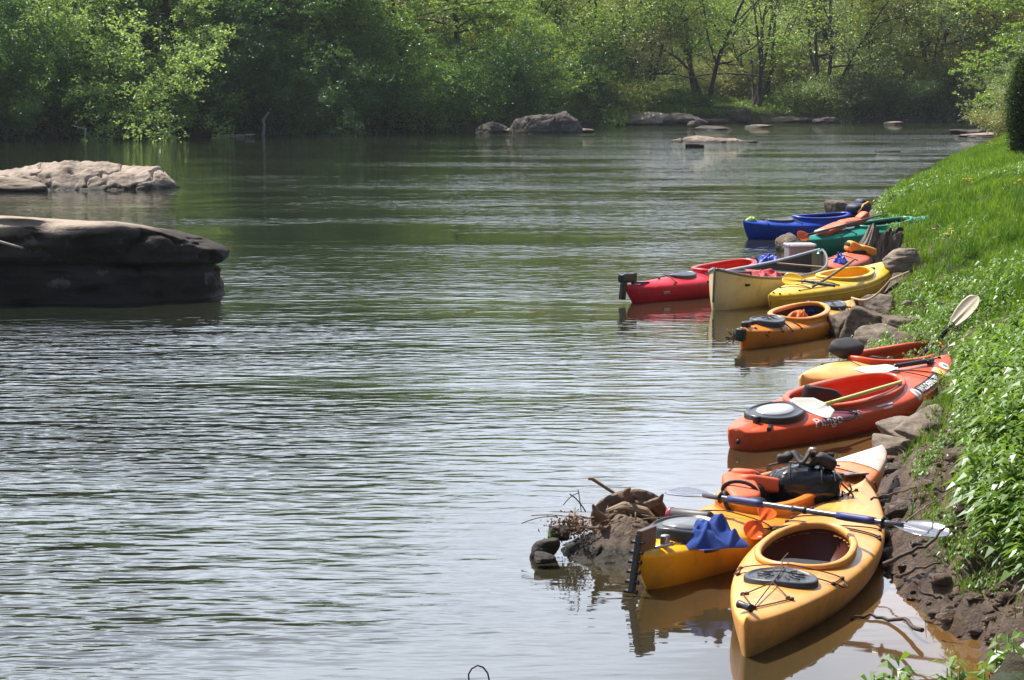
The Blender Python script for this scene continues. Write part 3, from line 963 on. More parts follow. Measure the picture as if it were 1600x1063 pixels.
# --- K4: red and yellow, just behind K3
A4 = P(1250, 628, 0) + Vector((0, 0, 0.03)); B4 = reach(A4, 1497, 533, 2.75)
L4 = (B4 - A4).length
B4 = Vector((B4.x, B4.y, B4.z - 0.27))
k4 = Boat(L4, 0.70, h=0.13, rise=(0.02, 0.14), crown=0.08, p=0.66, rake=(0.06, 0.16), nd=2.4, ridge=0.03, e0=0.02)
m4_ = frame(A4, B4, roll=0.07)
t4 = thing('kayak', 'yellow and red kayak right behind the lettered red one, upright paddle in its cockpit', 'kayak', m4_, GK)
M['yellow_red'] = plastic('pale_yellow_to_red_hull', (0.82, 0.46, 0.13), 0.36, 0.15, c2=(0.74, 0.09, 0.03), span=(-0.1, 0.55))
ck4 = (0.22, 0.66, 0.23, -0.06)
k4.hull(t4, M['yellow_red'], ck4)
coaming(k4, t4, M['red_orange'], ck4, M['red_in'], lift=0.03, wid=0.9)
seat(k4, t4, ck4, M['seat'], 0.19, 0.38, xf=-0.3)
cords(k4, t4, [[(-0.65, -0.24), (-0.60, 0.0, .01), (-0.65, 0.24)]], M['cord'], 0.004)

# --- K5: orange, rudder pod at the stern
A5 = P(1157, 546, 0); B5 = reach(A5, 1329, 478, 2.85)
L5 = (B5 - A5).length
B5 = Vector((B5.x, B5.y, max(B5.z - 0.25, -0.02)))
F5 = L5 / 3.4
k5 = Boat(L5, 0.60, h=0.15, rise=(0.03, 0.10), crown=0.06, p=0.68, rake=(0.045, 0.10), nd=2.5, ridge=0.02, e0=0.08)
m5_ = frame(A5, B5, roll=0.10)
t5 = thing('kayak', 'orange kayak by the shore stones, black hatches fore and aft and a blue badge', 'kayak', m5_, GK)
M['orange'] = plastic('orange_hull', (0.80, 0.25, 0.02), 0.34, 0.2, c2=(0.82, 0.33, 0.03), span=(-0.8, 0.6))
ck5 = (-0.02, 0.46, 0.21, -0.10)
k5.hull(t5, M['orange'], ck5)
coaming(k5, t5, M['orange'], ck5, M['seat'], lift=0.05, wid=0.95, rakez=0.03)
seat(k5, t5, ck5, M['seat'], 0.18, 0.36)
hatch(k5, t5, -0.85, 0.26, 0.165, M['hatch'], thick=0.045)
hatch(k5, t5, 0.86, 0.22, 0.13, M['hatch'], thick=0.035)
cords(k5, t5, [[(p[0] * F5,) + tuple(p[1:]) for p in r] for r in [[(-1.10, -0.22), (-1.05, 0.0, .05), (-1.10, 0.20)], [(-0.90, -0.25), (-0.95, 0.0, .05), (-0.90, 0.24)], [(-0.66, -0.26), (-0.62, 0.0, .01), (-0.66, 0.26)], [(0.78, -0.22), (1.0, 0.0, .04), (1.25, 0.12)], [(0.78, 0.2), (1.25, -0.12)], [(-1.5, -0.06), (-1.35, -0.16, -0.05)]]], M['cord'], 0.006)
mb = MB(); mb.pad((-L5 / 2 - 0.03, 0, 0.15), (0.10, 0.09, 0.13)); mb.pad((-L5 / 2 + 0.12, 0.02, float(k5.deck(-L5 / 2 + .12, 0)) + 0.02), (0.12, 0.07, 0.06)); mb.pad((-L5 / 2 + 0.28, 0.05, float(k5.deck(-L5 / 2 + .28, 0)) + 0.01), (0.09, 0.06, 0.05))
mb.build('rudder', M['black'], t5)
patch_on(k5, t5, 0.52, 0.62, 0.03, 0.12, M['hatch_pale'], 'badge', oval=True, off=0.004)
patch_on(k5, t5, 0.535, 0.605, 0.045, 0.105, M['blue_print'], 'badge_figure', oval=True, off=0.006)

# --- K6: yellow, bow high on the bank
A6 = P(1200, 492, 0.0); B6 = reach(A6, 1395, 408, 3.6)
L6 = (B6 - A6).length
print('K6', A6, B6, L6)
A6b = A6 + Vector((0, 0, 0.03)); B6 = Vector((B6.x, B6.y, B6.z - 0.29))
k6 = Boat(L6, 0.68, h=0.17, rise=(0.0, 0.13), crown=0.06, p=0.8, rake=(0.10, 0.16), nd=2.6, ridge=0.02, e0=0.03, draft=0.12)
m6_ = frame(A6b, B6, roll=0.08)
t6 = thing('kayak', 'bright yellow kayak, bow pulled up into the grass, between cream canoe and orange kayak', 'kayak', m6_, GK)
M['yellow'] = plastic('yellow_hull', (0.78, 0.50, 0.02), 0.34, 0.25)
M['yellow_in'] = plastic('deep_yellow_inside', (0.76, 0.40, 0.01), 0.4, 0.1)
ck6 = (0.30, 0.55, 0.21, -0.05)
k6.hull(t6, M['yellow'], ck6)
coaming(k6, t6, M['yellow'], ck6, M['yellow_in'], lift=0.02, wid=1.0, floor=0.07)
cords(k6, t6, [[(-1.25, -0.12), (-0.45, -0.25)], [(-1.25, 0.12), (-1.0, -0.16), (-1.0, 0.16), (-0.7, -0.2), (-0.7, 0.2), (-0.45, -0.25), (-0.45, 0.25)], [(-1.68, 0, 0), (-1.62, -0.05, -0.10)]], M['cord'], 0.004)
mb = MB()
for sg_ in (-1,):
    pts = [k6.side(x, -0.03, sg_, 0.006) for x in np.linspace(-L6 / 2 + 0.1, L6 / 2 - 0.15, 50)]
    mb.tube(pts, 0.010, 6)
mb.build('rub_strip', M['yellow'], t6)
mb = MB(); mb.pad((-L6 / 2 + 0.02, -0.03, -0.03), (0.11, 0.05, 0.045)); mb.tube([(-L6 / 2 + 0.03, -0.01, 0.15), (-L6 / 2 + 0.02, -0.03, -0.02)], 0.005); mb.build('carry_toggle', M['black'], t6)
mb = MB(); mb.pad((0.98, -0.05, float(k6.deck(0.98, -.05)) + 0.005), (0.09, 0.05, 0.03)); mb.build('deck_fitting', M['black'], t6)

# --- K8: red with black rudder, river side of the canoe
A8 = P(978, 474, 0); B8 = Vector((3.85, 29.45, 0.06))
k8 = Boat((B8 - A8).length, 0.66, h=0.155, rise=(0.02, 0.05), crown=0.07, p=0.68, rake=(0.10, 0.10), nd=2.4, ridge=0.03, e0=0.05)
L8 = k8.L; m8_ = frame(A8, B8, roll=0.05)
t8 = thing('kayak', 'crimson kayak with black rudder, sticking out farthest into the river behind the canoe', 'kayak', m8_, GK)
M['crimson'] = plastic('crimson_hull', (0.62, 0.018, 0.035), 0.34, 0.12)
ck8 = (0.10, 0.50, 0.23, -0.08)
k8.hull(t8, M['crimson'], ck8)
coaming(k8, t8, M['crimson'], ck8, M['red_in'], lift=0.06, wid=1.1, rakez=0.02)
seat(k8, t8, ck8, M['seat'], 0.20, 0.38)
hatch(k8, t8, -0.80, 0.22, 0.16, M['hatch'], thick=0.03)
cords(k8, t8, [[(-0.5, -0.26), (-0.42, 0.0, .02), (-0.5, 0.26)], [(-1.15, -0.18), (-1.08, 0, .02), (-1.15, 0.18)], [(-1.25, 0.0), (-1.20, -0.2, -0.1)]], M['cord'], 0.006)
mb = MB()
mb.box((-L8 / 2 - 0.06, 0, 0.20), (0.08, 0.05, 0.30), Matrix.Rotation(0.12, 3, 'Y')); mb.box((-L8 / 2 + 0.06, 0.0, 0.30), (0.24, 0.03, 0.11)); mb.pad((-L8 / 2 - 0.06, 0, 0.31), (0.14, 0.08, 0.10))
mb.tube([(-L8 / 2 + 0.05, -0.05, 0.25), (-L8 / 2 + 0.36, -0.05, 0.22)], 0.012); mb.build('rudder', M['black'], t8, smooth=False, bevel=0.008)
mb = MB(); mb.pad((-L8 / 2 + 0.55, -0.19, 0.10), (0.13, 0.02, 0.035)); mb.build('side_handle', M['metal'], t8)

# --- K10: salmon red, mostly hidden behind the canoe
M['salmon'] = plastic('salmon_orange_hull', (0.72, 0.17, 0.075), 0.42, 0.3)
mb = MB(); a = np.linspace(0, 2 * PI, 24, endpoint=False)
mb.tube(np.stack([0.72 + 0 * a, 0.07 * np.cos(a), float(k8.deck(.72, 0)) + 0.05 + 0.05 * np.sin(a)], -1), 0.010, 8, closed=True); mb.build('ring_handle', M['black'], t8)
A10, B10 = Vector((4.08, 28.95, 0.0)), Vector((4.80, 30.75, 0.06))
k10 = Boat((B10 - A10).length, 0.58, h=0.19, rise=(0.02, 0.05), crown=0.07, p=0.5, rake=(0.05, 0.10), e0=0.35)
m10_ = frame(A10, B10)
t10 = thing('kayak', 'scratched salmon red kayak with blunt end, grounded between canoe tip and old stump', 'kayak', m10_, GK)
M['salmon_worn'] = plastic('scratched_salmon_hull', (0.66, 0.12, 0.06), 0.5, 0.6)
k10.hull(t10, M['salmon_worn'])
cords(k10, t10, [[(-0.5, -0.2), (-0.45, 0, .02), (-0.5, 0.2)], [(-0.2, -0.22), (-0.15, 0, .02), (-0.2, 0.22)]], M['cord'], 0.006)

# --- teal
A11, B11 = Vector((4.40, 33.9, 0.0)), Vector((6.75, 35.0, 0.26))
k11 = Boat((B11 - A11).length, 0.70, h=0.21, rise=(0.02, 0.08), crown=0.07, p=0.62, rake=(0.06, 0.10), e0=0.05, draft=0.08)
m11_ = frame(A11, B11, roll=0.06)
t11 = thing('kayak', 'teal green kayak half hidden by the old stump, with a red vest on deck', 'kayak', m11_, GK)
M['teal'] = plastic('teal_hull', (0.012, 0.26, 0.19), 0.34, 0.2)
ck11 = (0.20, 0.45, 0.23, -0.08)
k11.hull(t11, M['teal'], ck11)
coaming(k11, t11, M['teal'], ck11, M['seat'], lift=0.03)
cords(k11, t11, [[(-0.75, -0.26), (-0.7, 0, .02), (-0.75, 0.26)], [(-0.5, -0.27), (-0.55, 0, .02), (-0.5, 0.27)]], M['cord'], 0.006)
patch_on(k11, t11, -0.55, -0.45, -0.13, -0.05, simple('ochre_sticker', (0.35, 0.25, 0.05)), 'sticker', off=0.004)

# --- blue
A12, B12 = Vector((3.86, 37.4, 0.0)), Vector((6.15, 38.6, 0.04))
k12 = Boat((B12 - A12).length, 0.72, h=0.19, rise=(0.09, 0.10), crown=0.06, p=0.68, rake=(0.10, 0.10), e0=0.03)
m12_ = frame(A12, B12, roll=0.05)
t12 = thing('kayak', 'royal blue kayak, the farthest boat of the row, lying low on the water', 'kayak', m12_, GK)
M['blue'] = plastic('royal_blue_hull', (0.008, 0.055, 0.42), 0.34, 0.1)
ck12 = (0.30, 0.50, 0.24, -0.08)
k12.hull(t12, M['blue'], ck12)
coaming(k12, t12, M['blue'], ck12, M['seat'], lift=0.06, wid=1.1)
seat(k12, t12, ck12, M['seat'], 0.22, 0.38)
hatch(k12, t12, -0.55, 0.26, 0.17, M['hatch'], thick=0.03)
cords(k12, t12, [[(-0.92, -0.2), (-0.85, 0, .02), (-0.92, 0.2)], [(-0.30, -0.28), (-0.3, 0, .02), (-0.35, 0.28)]], M['cord'], 0.01)

# --- the canoe
AC = P(1114, 486, 0); BC = Vector((3.95, 28.7, 0.0))
LC = (BC - AC).length
mc_ = frame(AC, BC, roll=0.04)
tcn = thing('canoe', 'cream open canoe with dark gunwales and red cloth heaped inside', 'canoe', mc_)


def canoe_sec(x, n=41, inset=0.0):
    t = x / LC + 0.5
    q = abs(2 * t - 1)
    b = 0.44 * (1 - q ** 2.3) ** 0.85 + 0.012 - inset
    zg = 0.32 + 0.16 * q ** 3.0
    zk = -0.10 + (0.0 if q < 0.9 else 0.22 * ((q - 0.9) / 0.1) ** 2.5) + inset
    a = np.linspace(-PI / 2, PI / 2, n)
    y = max(b, 0.004) * superel(np.sin(a), 2.7)
    z = zg - (zg - zk) * superel(np.cos(a), 2.3)
    return np.stack([0 * a + x, y, z], -1)


u = np.linspace(-1, 1, 110); xc = LC / 2 * np.sign(u) * (1 - (1 - np.abs(u)) ** 1.25)
xc = np.clip(xc, -LC / 2 + 1e-4, LC / 2 - 1e-4)
G = np.array([canoe_sec(x) for x in xc])
M['cream'] = plastic('cream_canoe_skin', (0.62, 0.53, 0.30), 0.42, 0.22)
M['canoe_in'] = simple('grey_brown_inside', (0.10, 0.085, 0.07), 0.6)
mb = MB(); mb.grid(G)
for k_ in (0, -1):
    m = len(G[k_]); c = G[k_].mean(0); ids = np.arange(m)
    mb.add(np.vstack([G[k_], c]), None, np.stack([ids, np.roll(ids, -1), np.full(m, m)], 1))
mb.build('hull', M['cream'], tcn)
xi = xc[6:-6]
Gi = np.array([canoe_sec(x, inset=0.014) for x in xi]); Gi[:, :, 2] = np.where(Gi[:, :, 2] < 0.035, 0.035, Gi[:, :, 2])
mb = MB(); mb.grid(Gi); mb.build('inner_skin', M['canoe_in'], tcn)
M['gunwale'] = simple('grey_brown_gunwale', (0.16, 0.14, 0.13), 0.4)
M['gunwale_pale'] = simple('pale_grey_gunwale', (0.50, 0.52, 0.56), 0.3, nz=0.1)
mb = MB(); mb.tube(G[:, 0] + np.array([0, 0, 0.005]), 0.017, 8); mb.build('gunwale', M['gunwale'], tcn)
mb = MB(); mb.tube(G[:, -1] + np.array([0, 0, 0.005]), 0.019, 8); mb.build('gunwale', M['gunwale_pale'], tcn, label='pale grey gunwale of the far side')
for x in (-1.0, 0.2, 1.0):
    e = canoe_sec(x)
    mb = MB(); mb.box((x, 0, e[0, 2] - 0.02), (0.05, abs(e[0, 1]) * 2 - 0.02, 0.022)); mb.build('thwart', simple('wood_thwart', (0.34, 0.22, 0.12), 0.5), tcn, smooth=False, bevel=0.005)
for x in (-1.2, 0.75):
    e = canoe_sec(x)
    mb = MB(); mb.box((x, 0, e[0, 2] - 0.09), (0.24, abs(e[0, 1]) * 2 - 0.03, 0.03)); mb.build('seat', M['seat'], tcn, smooth=False, bevel=0.008)
mb = MB(); st = [canoe_sec(LC / 2 - 0.002)[20 + k_] * 0 + np.array([LC / 2 + 0.004 - (0.28 * ((0.47 - z) / 0.4) ** 2 if True else 0) * 0.15, 0, z]) for k_, z in enumerate(np.linspace(0.12, 0.47, 12))]
mb.tube(st, 0.022, 8); mb.build('stem_band', M['gunwale_pale'], tcn)
mb = MB(); e0_ = canoe_sec(-LC / 2 + 0.002)
mb.tube([(-LC / 2 - 0.006, 0, z) for z in np.linspace(0.10, 0.49, 8)], 0.014, 8); mb.build('stem_band', M['gunwale'], tcn)
mb = MB(); mb.box((-LC / 2 + 0.12, 0, 0.465), (0.22, 0.07, 0.02)); mb.build('deck_plate', M['gunwale'], tcn, bevel=0.004)


print('T', round(time.time() - T0, 1))
# ------------------------------------------------------------------ rocks
def sphere_dirs(nu=96, nv=56):
    u = np.linspace(0, 2 * PI, nu, endpoint=False)[:, None]
    v = np.linspace(-PI / 2, PI / 2, nv)[None, :]
    return np.stack(np.broadcast_arrays(np.cos(u) * np.cos(v), np.sin(u) * np.cos(v), np.sin(v) + 0 * u), -1)


def rock(name, label, loc, size, mat, seed=0, facets=12, soft=26.0, rough=0.06, rot=0.0, top=None, tilt=(0, 0), group=None, res=(96, 56), parent=None, cat='rock'):
    """a stone cut by random planes and weathered; size = full extents, loc = centre at water or ground level"""
    r_ = np.random.default_rng(seed)
    D = sphere_dirs(*res)
    nrm = r_.normal(size=(facets, 3)); nrm /= np.linalg.norm(nrm, axis=1)[:, None]
    h = r_.uniform(0.72, 1.0, facets)
    nrm = np.vstack([nrm, np.eye(3), -np.eye(3)]); h = np.r_[h, np.ones(6)]
    if top is not None:
        nrm = np.vstack([nrm, [[top[0], top[1], 1.0]] / np.linalg.norm([top[0], top[1], 1.0])]); h = np.r_[h, top[2]]
    dn = np.clip(D @ nrm.T, 1e-3, None)
    inv = (dn / h)
    r = 1.0 / ((inv ** soft).sum(-1) ** (1 / soft))
    V = D * r[..., None]
    nz = fbm(V * 2.2 + seed * 3.1, 5, seed)
    nz2 = fbm(V * np.array([2.5, 2.5, 9]) + seed, 3, seed + 40)
    V = V * (1 + rough * nz + rough * 0.6 * nz2)[..., None]
    V = V * np.array(size) / 2
    Rz = np.array(Matrix.Rotation(rot, 3, 'Z') @ Matrix.Rotation(tilt[0], 3, 'X') @ Matrix.Rotation(tilt[1], 3, 'Y'))
    V = V.reshape(-1, 3) @ Rz.T
    mb = MB(); mb.add(V, grid_quads(D.shape[0], D.shape[1], cu=True))
    o = mb.build(name, mat, parent)
    o.location = loc
    if label: tag(o, label, cat, group)
    return o


M['rock'] = rockmat('brown_sandstone', (0.40, 0.32, 0.25), (0.10, 0.075, 0.058))
M['stone'] = rockmat('brown_stone', (0.24, 0.185, 0.14), (0.035, 0.027, 0.021), scale=4.0, wet=0.05)
M['stone_pale'] = rockmat('pale_stone', (0.36, 0.29, 0.23), (0.085, 0.068, 0.054), scale=4.0, wet=0.05)
M['rock_pale'] = rockmat('pale_sandstone', (0.50, 0.41, 0.33), (0.17, 0.13, 0.10))
M['rock_dark'] = rockmat('dark_sandstone', (0.15, 0.12, 0.10), (0.03, 0.024, 0.021), stretch=(0.6, 0.6, 2.2))
M['ledge'] = rockmat('shade_painted_sandstone', (0.085, 0.066, 0.056), (0.014, 0.012, 0.011), stretch=(0.6, 0.6, 2.2), brow=(0.84, 0.97))  # near-black face and pale brow: shade and sun put into the colour
M['rock_far'] = rockmat('grey_bank_rock', (0.15, 0.13, 0.115), (0.03, 0.026, 0.024), scale=0.7)


def ledge(name, label, Xr, Yc, Lx, Ly, prof, topslope, mat, seed):
    """a long flat-topped river ledge: prof = (height, inset) rows from below water to the brow; its right end at Xr"""
    n = 190
    ph = np.linspace(0, 2 * PI, n, endpoint=False)
    cx = Xr - Lx / 2
    ex = np.sign(np.cos(ph)) * np.abs(np.cos(ph)) ** 0.62
    ey = np.sign(np.sin(ph)) * np.abs(np.sin(ph)) ** 0.62
    zz = np.linspace(0, 1, 46)
    pz = np.array([p[0] for p in prof]); pi_ = np.array([p[1] for p in prof])
    tt = np.linspace(0, 1, len(prof))
    Zc = np.interp(zz, tt, pz); In = np.interp(zz, tt, pi_)
    rows = []
    for z, i in zip(Zc, In):
        rx, ry = Lx / 2 - i, Ly / 2 - i
        x, y = cx + ex * rx, Yc + ey * ry
        x = x - 0.50 * np.clip((z - 0.52) / 0.5, 0, 1) ** 2.2 * np.clip(np.cos(ph), 0, 1) ** 2
        rows.append(np.stack([x, y, 0 * x + z], -1))
    for f in np.linspace(0.93, 0.0, 16):
        rx, ry = (Lx / 2 - In[-1]) * f, (Ly / 2 - In[-1]) * f
        rows.append(np.stack([cx + ex * rx - 0.48 * np.clip(np.cos(ph), 0, 1) ** 2 * f, Yc + ey * ry, 0 * ex + Zc[-1] + 0.03 * (1 - f)], -1))
    G = np.array(rows)
    zf = np.clip(G[..., 2], 0, None) / Zc[-1]
    dx = Xr - G[..., 0]
    # the top falls gently to the right-hand end and to the back
    k = topslope(dx, G[..., 1] - Yc)
    G[..., 2] = np.where(G[..., 2] > 0, G[..., 2] * (1 + zf * (k - 1)), G[..., 2])
    q = G * np.array([0.8, 0.8, 1.6])
    off = fbm(q, 5, seed) * 0.13 + fbm(G * np.array([1.2, 1.2, 7.0]), 4, seed + 9) * 0.04
    off = off - 0.09 * sstep(1 - np.abs(fbm(G * np.array([1.3, 1.3, 2.2]) + 9, 4, seed + 31)), 0.86, 1.0)
    side_ = 1 - sstep(zf, 0.93, 1.0)
    cdir = np.stack([(G[..., 0] - cx) / Lx, (G[..., 1] - Yc) / Ly], -1)
    cdir /= np.linalg.norm(cdir, axis=-1, keepdims=True) + 1e-6
    G[..., 0] += cdir[..., 0] * off * side_ * 1.4; G[..., 1] += cdir[..., 1] * off * side_ * 1.4
    G[..., 2] += 0.022 * fbm(G * np.array([1.5, 1.5, 0]), 4, seed + 3) * sstep(zf, 0.6, 0.9)
    mb = MB(); mb.grid(G, cv=True)
    o = mb.build(name, mat)
    return tag(o, label, 'rock')


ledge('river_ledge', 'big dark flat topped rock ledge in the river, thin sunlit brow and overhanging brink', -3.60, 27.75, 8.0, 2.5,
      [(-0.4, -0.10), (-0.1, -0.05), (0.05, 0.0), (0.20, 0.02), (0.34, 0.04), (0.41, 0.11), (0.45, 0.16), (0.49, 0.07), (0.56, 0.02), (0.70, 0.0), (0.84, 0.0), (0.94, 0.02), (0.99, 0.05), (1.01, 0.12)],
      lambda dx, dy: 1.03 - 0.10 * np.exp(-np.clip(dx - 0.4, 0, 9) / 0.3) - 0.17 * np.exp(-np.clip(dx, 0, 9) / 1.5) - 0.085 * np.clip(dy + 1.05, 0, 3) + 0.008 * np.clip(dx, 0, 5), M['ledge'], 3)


def heap(name, label, prof, Yc, depth, mat, seed, rough=0.10, zscale=1.0, group=None, skew=0.0, steep=1.7):
    """a broad low river rock whose ridge line follows prof = [(X, height)]"""
    xs_ = np.array([p[0] for p in prof]); hs = np.array([p[1] for p in prof])
    nx, ny = 220, 100
    x = np.linspace(xs_[0], xs_[-1], nx); h = np.interp(x, xs_, hs)
    h = np.convolve(np.pad(h, 3, 'edge'), np.ones(7) / 7, 'valid')
    v = np.linspace(-1, 1, ny)
    wd = depth / 2 * np.clip(1 - np.abs((x - x.mean()) / (x[-1] - x[0]) * 2) ** 3.5, 0, 1) ** 0.6 + 0.05
    X_ = np.repeat(x[:, None], ny, 1)
    Y_ = Yc + v[None, :] * wd[:, None] + skew * (X_ - x.mean())
    q = np.clip(v[None, :] * np.ones((nx, 1)), -1, 1)
    sh = np.where(q < 0, 1 - np.abs(q) ** steep, 1 - np.abs(q) ** 2.4)
    Z_ = (h[:, None] + 0.22) * sh - 0.22
    G = np.stack([X_, Y_, Z_], -1)
    fq = 3.2 if depth < 1.5 else 1.0
    n1 = fbm(G * np.array([1.1, 0.8, 1.8]) * fq + seed, 6, seed, 0.58)
    ridg = 1 - np.abs(fbm(G * np.array([0.9, 0.45, 2.0]) * fq + 5, 4, seed + 7))
    G[..., 2] += (rough * n1 - rough * 1.6 * sstep(ridg, 0.88, 1.0)) * sstep(Z_, -0.1, 0.15)
    mb = MB(); mb.grid(G)
    o = mb.build(name, mat)
    return tag(o, label, 'rock', group)


def px_prof(pts, base, Y0):
    """profile heights read where the rock stands (distance Y0)"""
    return [((p[0] - 800) / FPX * Y0 * 1.0, (base - p[1]) / FPX * Y0) for p in pts]


heap('river_rock', 'long pale sunlit rock low in the river, cracked, in front of the left bank trees', px_prof([(-120, 290), (-60, 280), (0, 268), (60, 259), (100, 252), (140, 255), (200, 264), (235, 266), (258, 276), (276, 296)], 297, 55), 55.6, 3.2, M['rock_pale'], 5, 0.11, steep=2.6)
rock('river_rock', 'small brown hump at the near foot of the long pale river rock', (-12.2, 53.6, 0.05), (2.4, 1.2, 0.75), M['rock'], 8, 10, 5)

# driftwood stick on the ledge
mb = MB(); a_, b_ = P(-60, 366, 0.7), P(36, 389, 0.62)
a_, b_ = PY(-60, 362, 26.35), PY(36, 388, 26.35)
mb.tube([tuple(a_ * (1 - t) + b_ * t) for t in np.linspace(0, 1, 8)], np.linspace(0.03, 0.012, 8), 8)
M['stick'] = simple('bleached_stick', (0.42, 0.37, 0.31), 0.8, bmp=0.3, scale=30)
tag(mb.build('stick', M['stick']), 'pale bleached stick leaning on the front of the dark river ledge', 'stick')

# rocks along the far bank
heap('bank_rock', 'large dark boulder with slanting split face, widest rock of the far bank', px_prof([(795, 205), (805, 186), (830, 181), (860, 178), (885, 179), (903, 190), (912, 207)], 208, 112), 113.0, 3.0, M['rock_far'], 12, 0.14, steep=6.0)
far_rocks = [
    (770, 208, 1.6, 0.75, 'low grey rock half in shade left of the large split boulder', M['rock_far']),
    (808, 208, 1.1, 0.35, 'small pale stone at the left foot of the large split boulder', M['rock_pale']),
    (918, 208, 1.0, 0.3, 'small pale stone at the right foot of the large split boulder', M['rock_pale']),
    (925, 196, 2.2, 0.7, 'dark low rock on the far shore under the yellowish bush', M['rock_far']),
    (1005, 196, 3.0, 1.0, 'pale sloping slab on the far shore beside a dark thicket', M['rock_pale']),
    (1070, 196, 3.2, 0.95, 'rounded grey brown boulder on the far shore in front of the leaning trunks', M['rock_far']),
    (1085, 199, 0.9, 0.45, 'small dark pointed stone before the rounded far boulder', M['rock_dark']),
    (1145, 192, 3.0, 1.25, 'dark domed boulder at the edge of the grassy clearing', M['rock_dark']),
    (1120, 203, 1.9, 0.26, 'flat dark slab just awash off the far shore', M['rock_dark']),
    (1190, 199, 1.6, 0.2, 'thin pale slab awash off the grassy clearing', M['rock_pale']),
    (1230, 192, 2.6, 0.5, 'low brown stone below the grassy clearing', M['rock_far']),
    (1292, 193, 2.2, 0.55, 'grey ridged stone right of the grassy clearing', M['rock_far']),
    (1395, 194, 1.4, 0.2, 'small pale stone on the dark shore at the bend', M['rock_pale']),
    (1515, 210, 1.5, 0.28, 'low dark stone off the right bank at the bend', M['rock_dark']),
    (1545, 215, 2.4, 0.3, 'pale flat stones at the tip of the right bank', M['rock_pale']),
    (985, 193, 2.0, 0.45, 'low brown ledge stone left of the pale sloping slab', M['rock_far']),
    (1040, 194, 1.6, 0.6, 'brown stone wedged between the pale slab and the rounded far boulder', M['rock_far']),
    (1110, 194, 1.7, 0.5, 'brown broken stone between the rounded boulder and the dark dome', M['rock_far']),
    (1255, 191, 2.0, 0.45, 'dark brown stone on the shore under the right end of the clearing', M['rock_dark']),
]
for k_, (px, py, wd_, ht_, lb, mt) in enumerate(far_rocks):
    wd_, ht_ = wd_ * 1.15, ht_ * 0.78
    q = P(px, py, 0)
    rock('bank_rock', lb, (q.x, q.y + wd_ * 0.25, ht_ * 0.12), (wd_, wd_ * 0.75, ht_ * 1.75), mt, 60 + k_, 11, 9, 0.08, rot=k_ * 0.7, res=(48, 28), group='rocks along the far shore')
heap('river_rock', 'long low brown rock in mid river with water running round it', px_prof([(1050, 221), (1068, 214), (1095, 212), (1120, 216), (1150, 217), (1170, 219), (1190, 222), (1212, 227)], 223, 95), 95.6, 2.6, M['rock'], 15, 0.08, steep=4.0)
q = P(1085, 231, 0); rock('river_rock', 'small dark stone just in front of the long low mid river rock', (q.x, q.y, 0.02), (0.75, 0.6, 0.28), M['rock_dark'], 31, res=(40, 24))
q = P(1388, 238, 0); rock('river_rock', 'lone thin dark rock awash near the right bank', (q.x, q.y, 0.0), (0.95, 0.7, 0.22), M['rock_dark'], 33, 9, 6, res=(40, 24))

# stones of the near bank
for px, py, z, sz, rt, sd_, lb, mt in [
    (1322, 522, 0.02, (0.34, 0.40, 0.42), 0.3, 3, 'squarish stone with a dark face next to the orange kayak bow', M['stone']),
    (1352, 530, 0.05, (0.36, 0.45, 0.52), 1.0, 4, 'tall angular stone, second from the orange kayak bow', M['stone']),
    (1385, 545, 0.05, (0.46, 0.50, 0.40), 2.0, 6, 'broad split stone at the waterline above the red kayak cockpit', M['stone_pale']),
    (1375, 492, 0.12, (0.42, 0.50, 0.34), 0.6, 7, 'pale topped stone higher up the bank under the leafy clump', M['stone_pale']),
    (1408, 526, 0.15, (0.42, 0.45, 0.30), 2.6, 9, 'brown stone in the shade behind the split stone', M['stone']),
    (1430, 548, 0.16, (0.42, 0.40, 0.26), 1.4, 10, 'low stone against the flank of the yellow and red kayak', M['stone']),
    (1345, 548, 0.0, (0.22, 0.25, 0.20), 0.4, 11, 'small wet stone in front of the tall angular one', M['stone']),
]:
    q = P(px, py, z)
    rock('bank_stone', lb, (q.x, q.y, z + sz[2] * 0.15), sz, mt, 200 + sd_, 9, 45, 0.045, rt, res=(72, 44), group='stones by the orange kayak')
for px, py, z, sz, rt, tl, sd_, lb in [
    (1440, 665, 0.30, (0.46, 0.30, 0.075), 0.5, (0.35, -0.2), 21, 'flat pale slab tilted against the grass beside the red kayak'),
    (1412, 668, 0.22, (0.42, 0.30, 0.10), 0.9, (0.15, -0.2), 22, 'flat brown slab under the flank of the red kayak'),
    (1400, 694, 0.16, (0.34, 0.30, 0.10), 0.1, (0.1, 0.1), 23, 'flat grey slab by the pink bow tip'),
]:
    q = P(px, py, z)
    rock('bank_slab', lb, q, sz, M['stone_pale'], 300 + sd_, 8, 20, 0.03, rt, tilt=tl, res=(64, 40), group='slabs by the red kayak')
q = P(1237, 392, 0.0); rock('bank_stone', 'rounded brown stone in the water at the teal kayak tip', (q.x, q.y, 0.06), (0.42, 0.5, 0.36), M['stone'], 41, 8, 10, 0.06, 0.3, tilt=(0, -0.3))
q = P(1315, 352, 0.1); rock('bank_stone', 'brown pyramid shaped stone at the end of the blue kayak', (q.x, q.y, 0.22), (0.42, 0.5, 0.62), M['stone'], 43, 6, 14, 0.05, 0.7)
q = P(1407, 402, 0.45); rock('bank_stone', 'pale rough stone in the grass right of the old stump', (q.x, q.y, 0.42), (0.55, 0.4, 0.28), M['stone_pale'], 44, 9, 10, 0.08, 0.2)
q = P(1418, 471, 0.5); rock('bank_stone', 'small white stone among the leaves above the shore stones', (q.x, q.y, 0.48), (0.10, 0.08, 0.05), M['stone_pale'], 45, 9, 10, 0.06, 0.2, res=(40, 24))

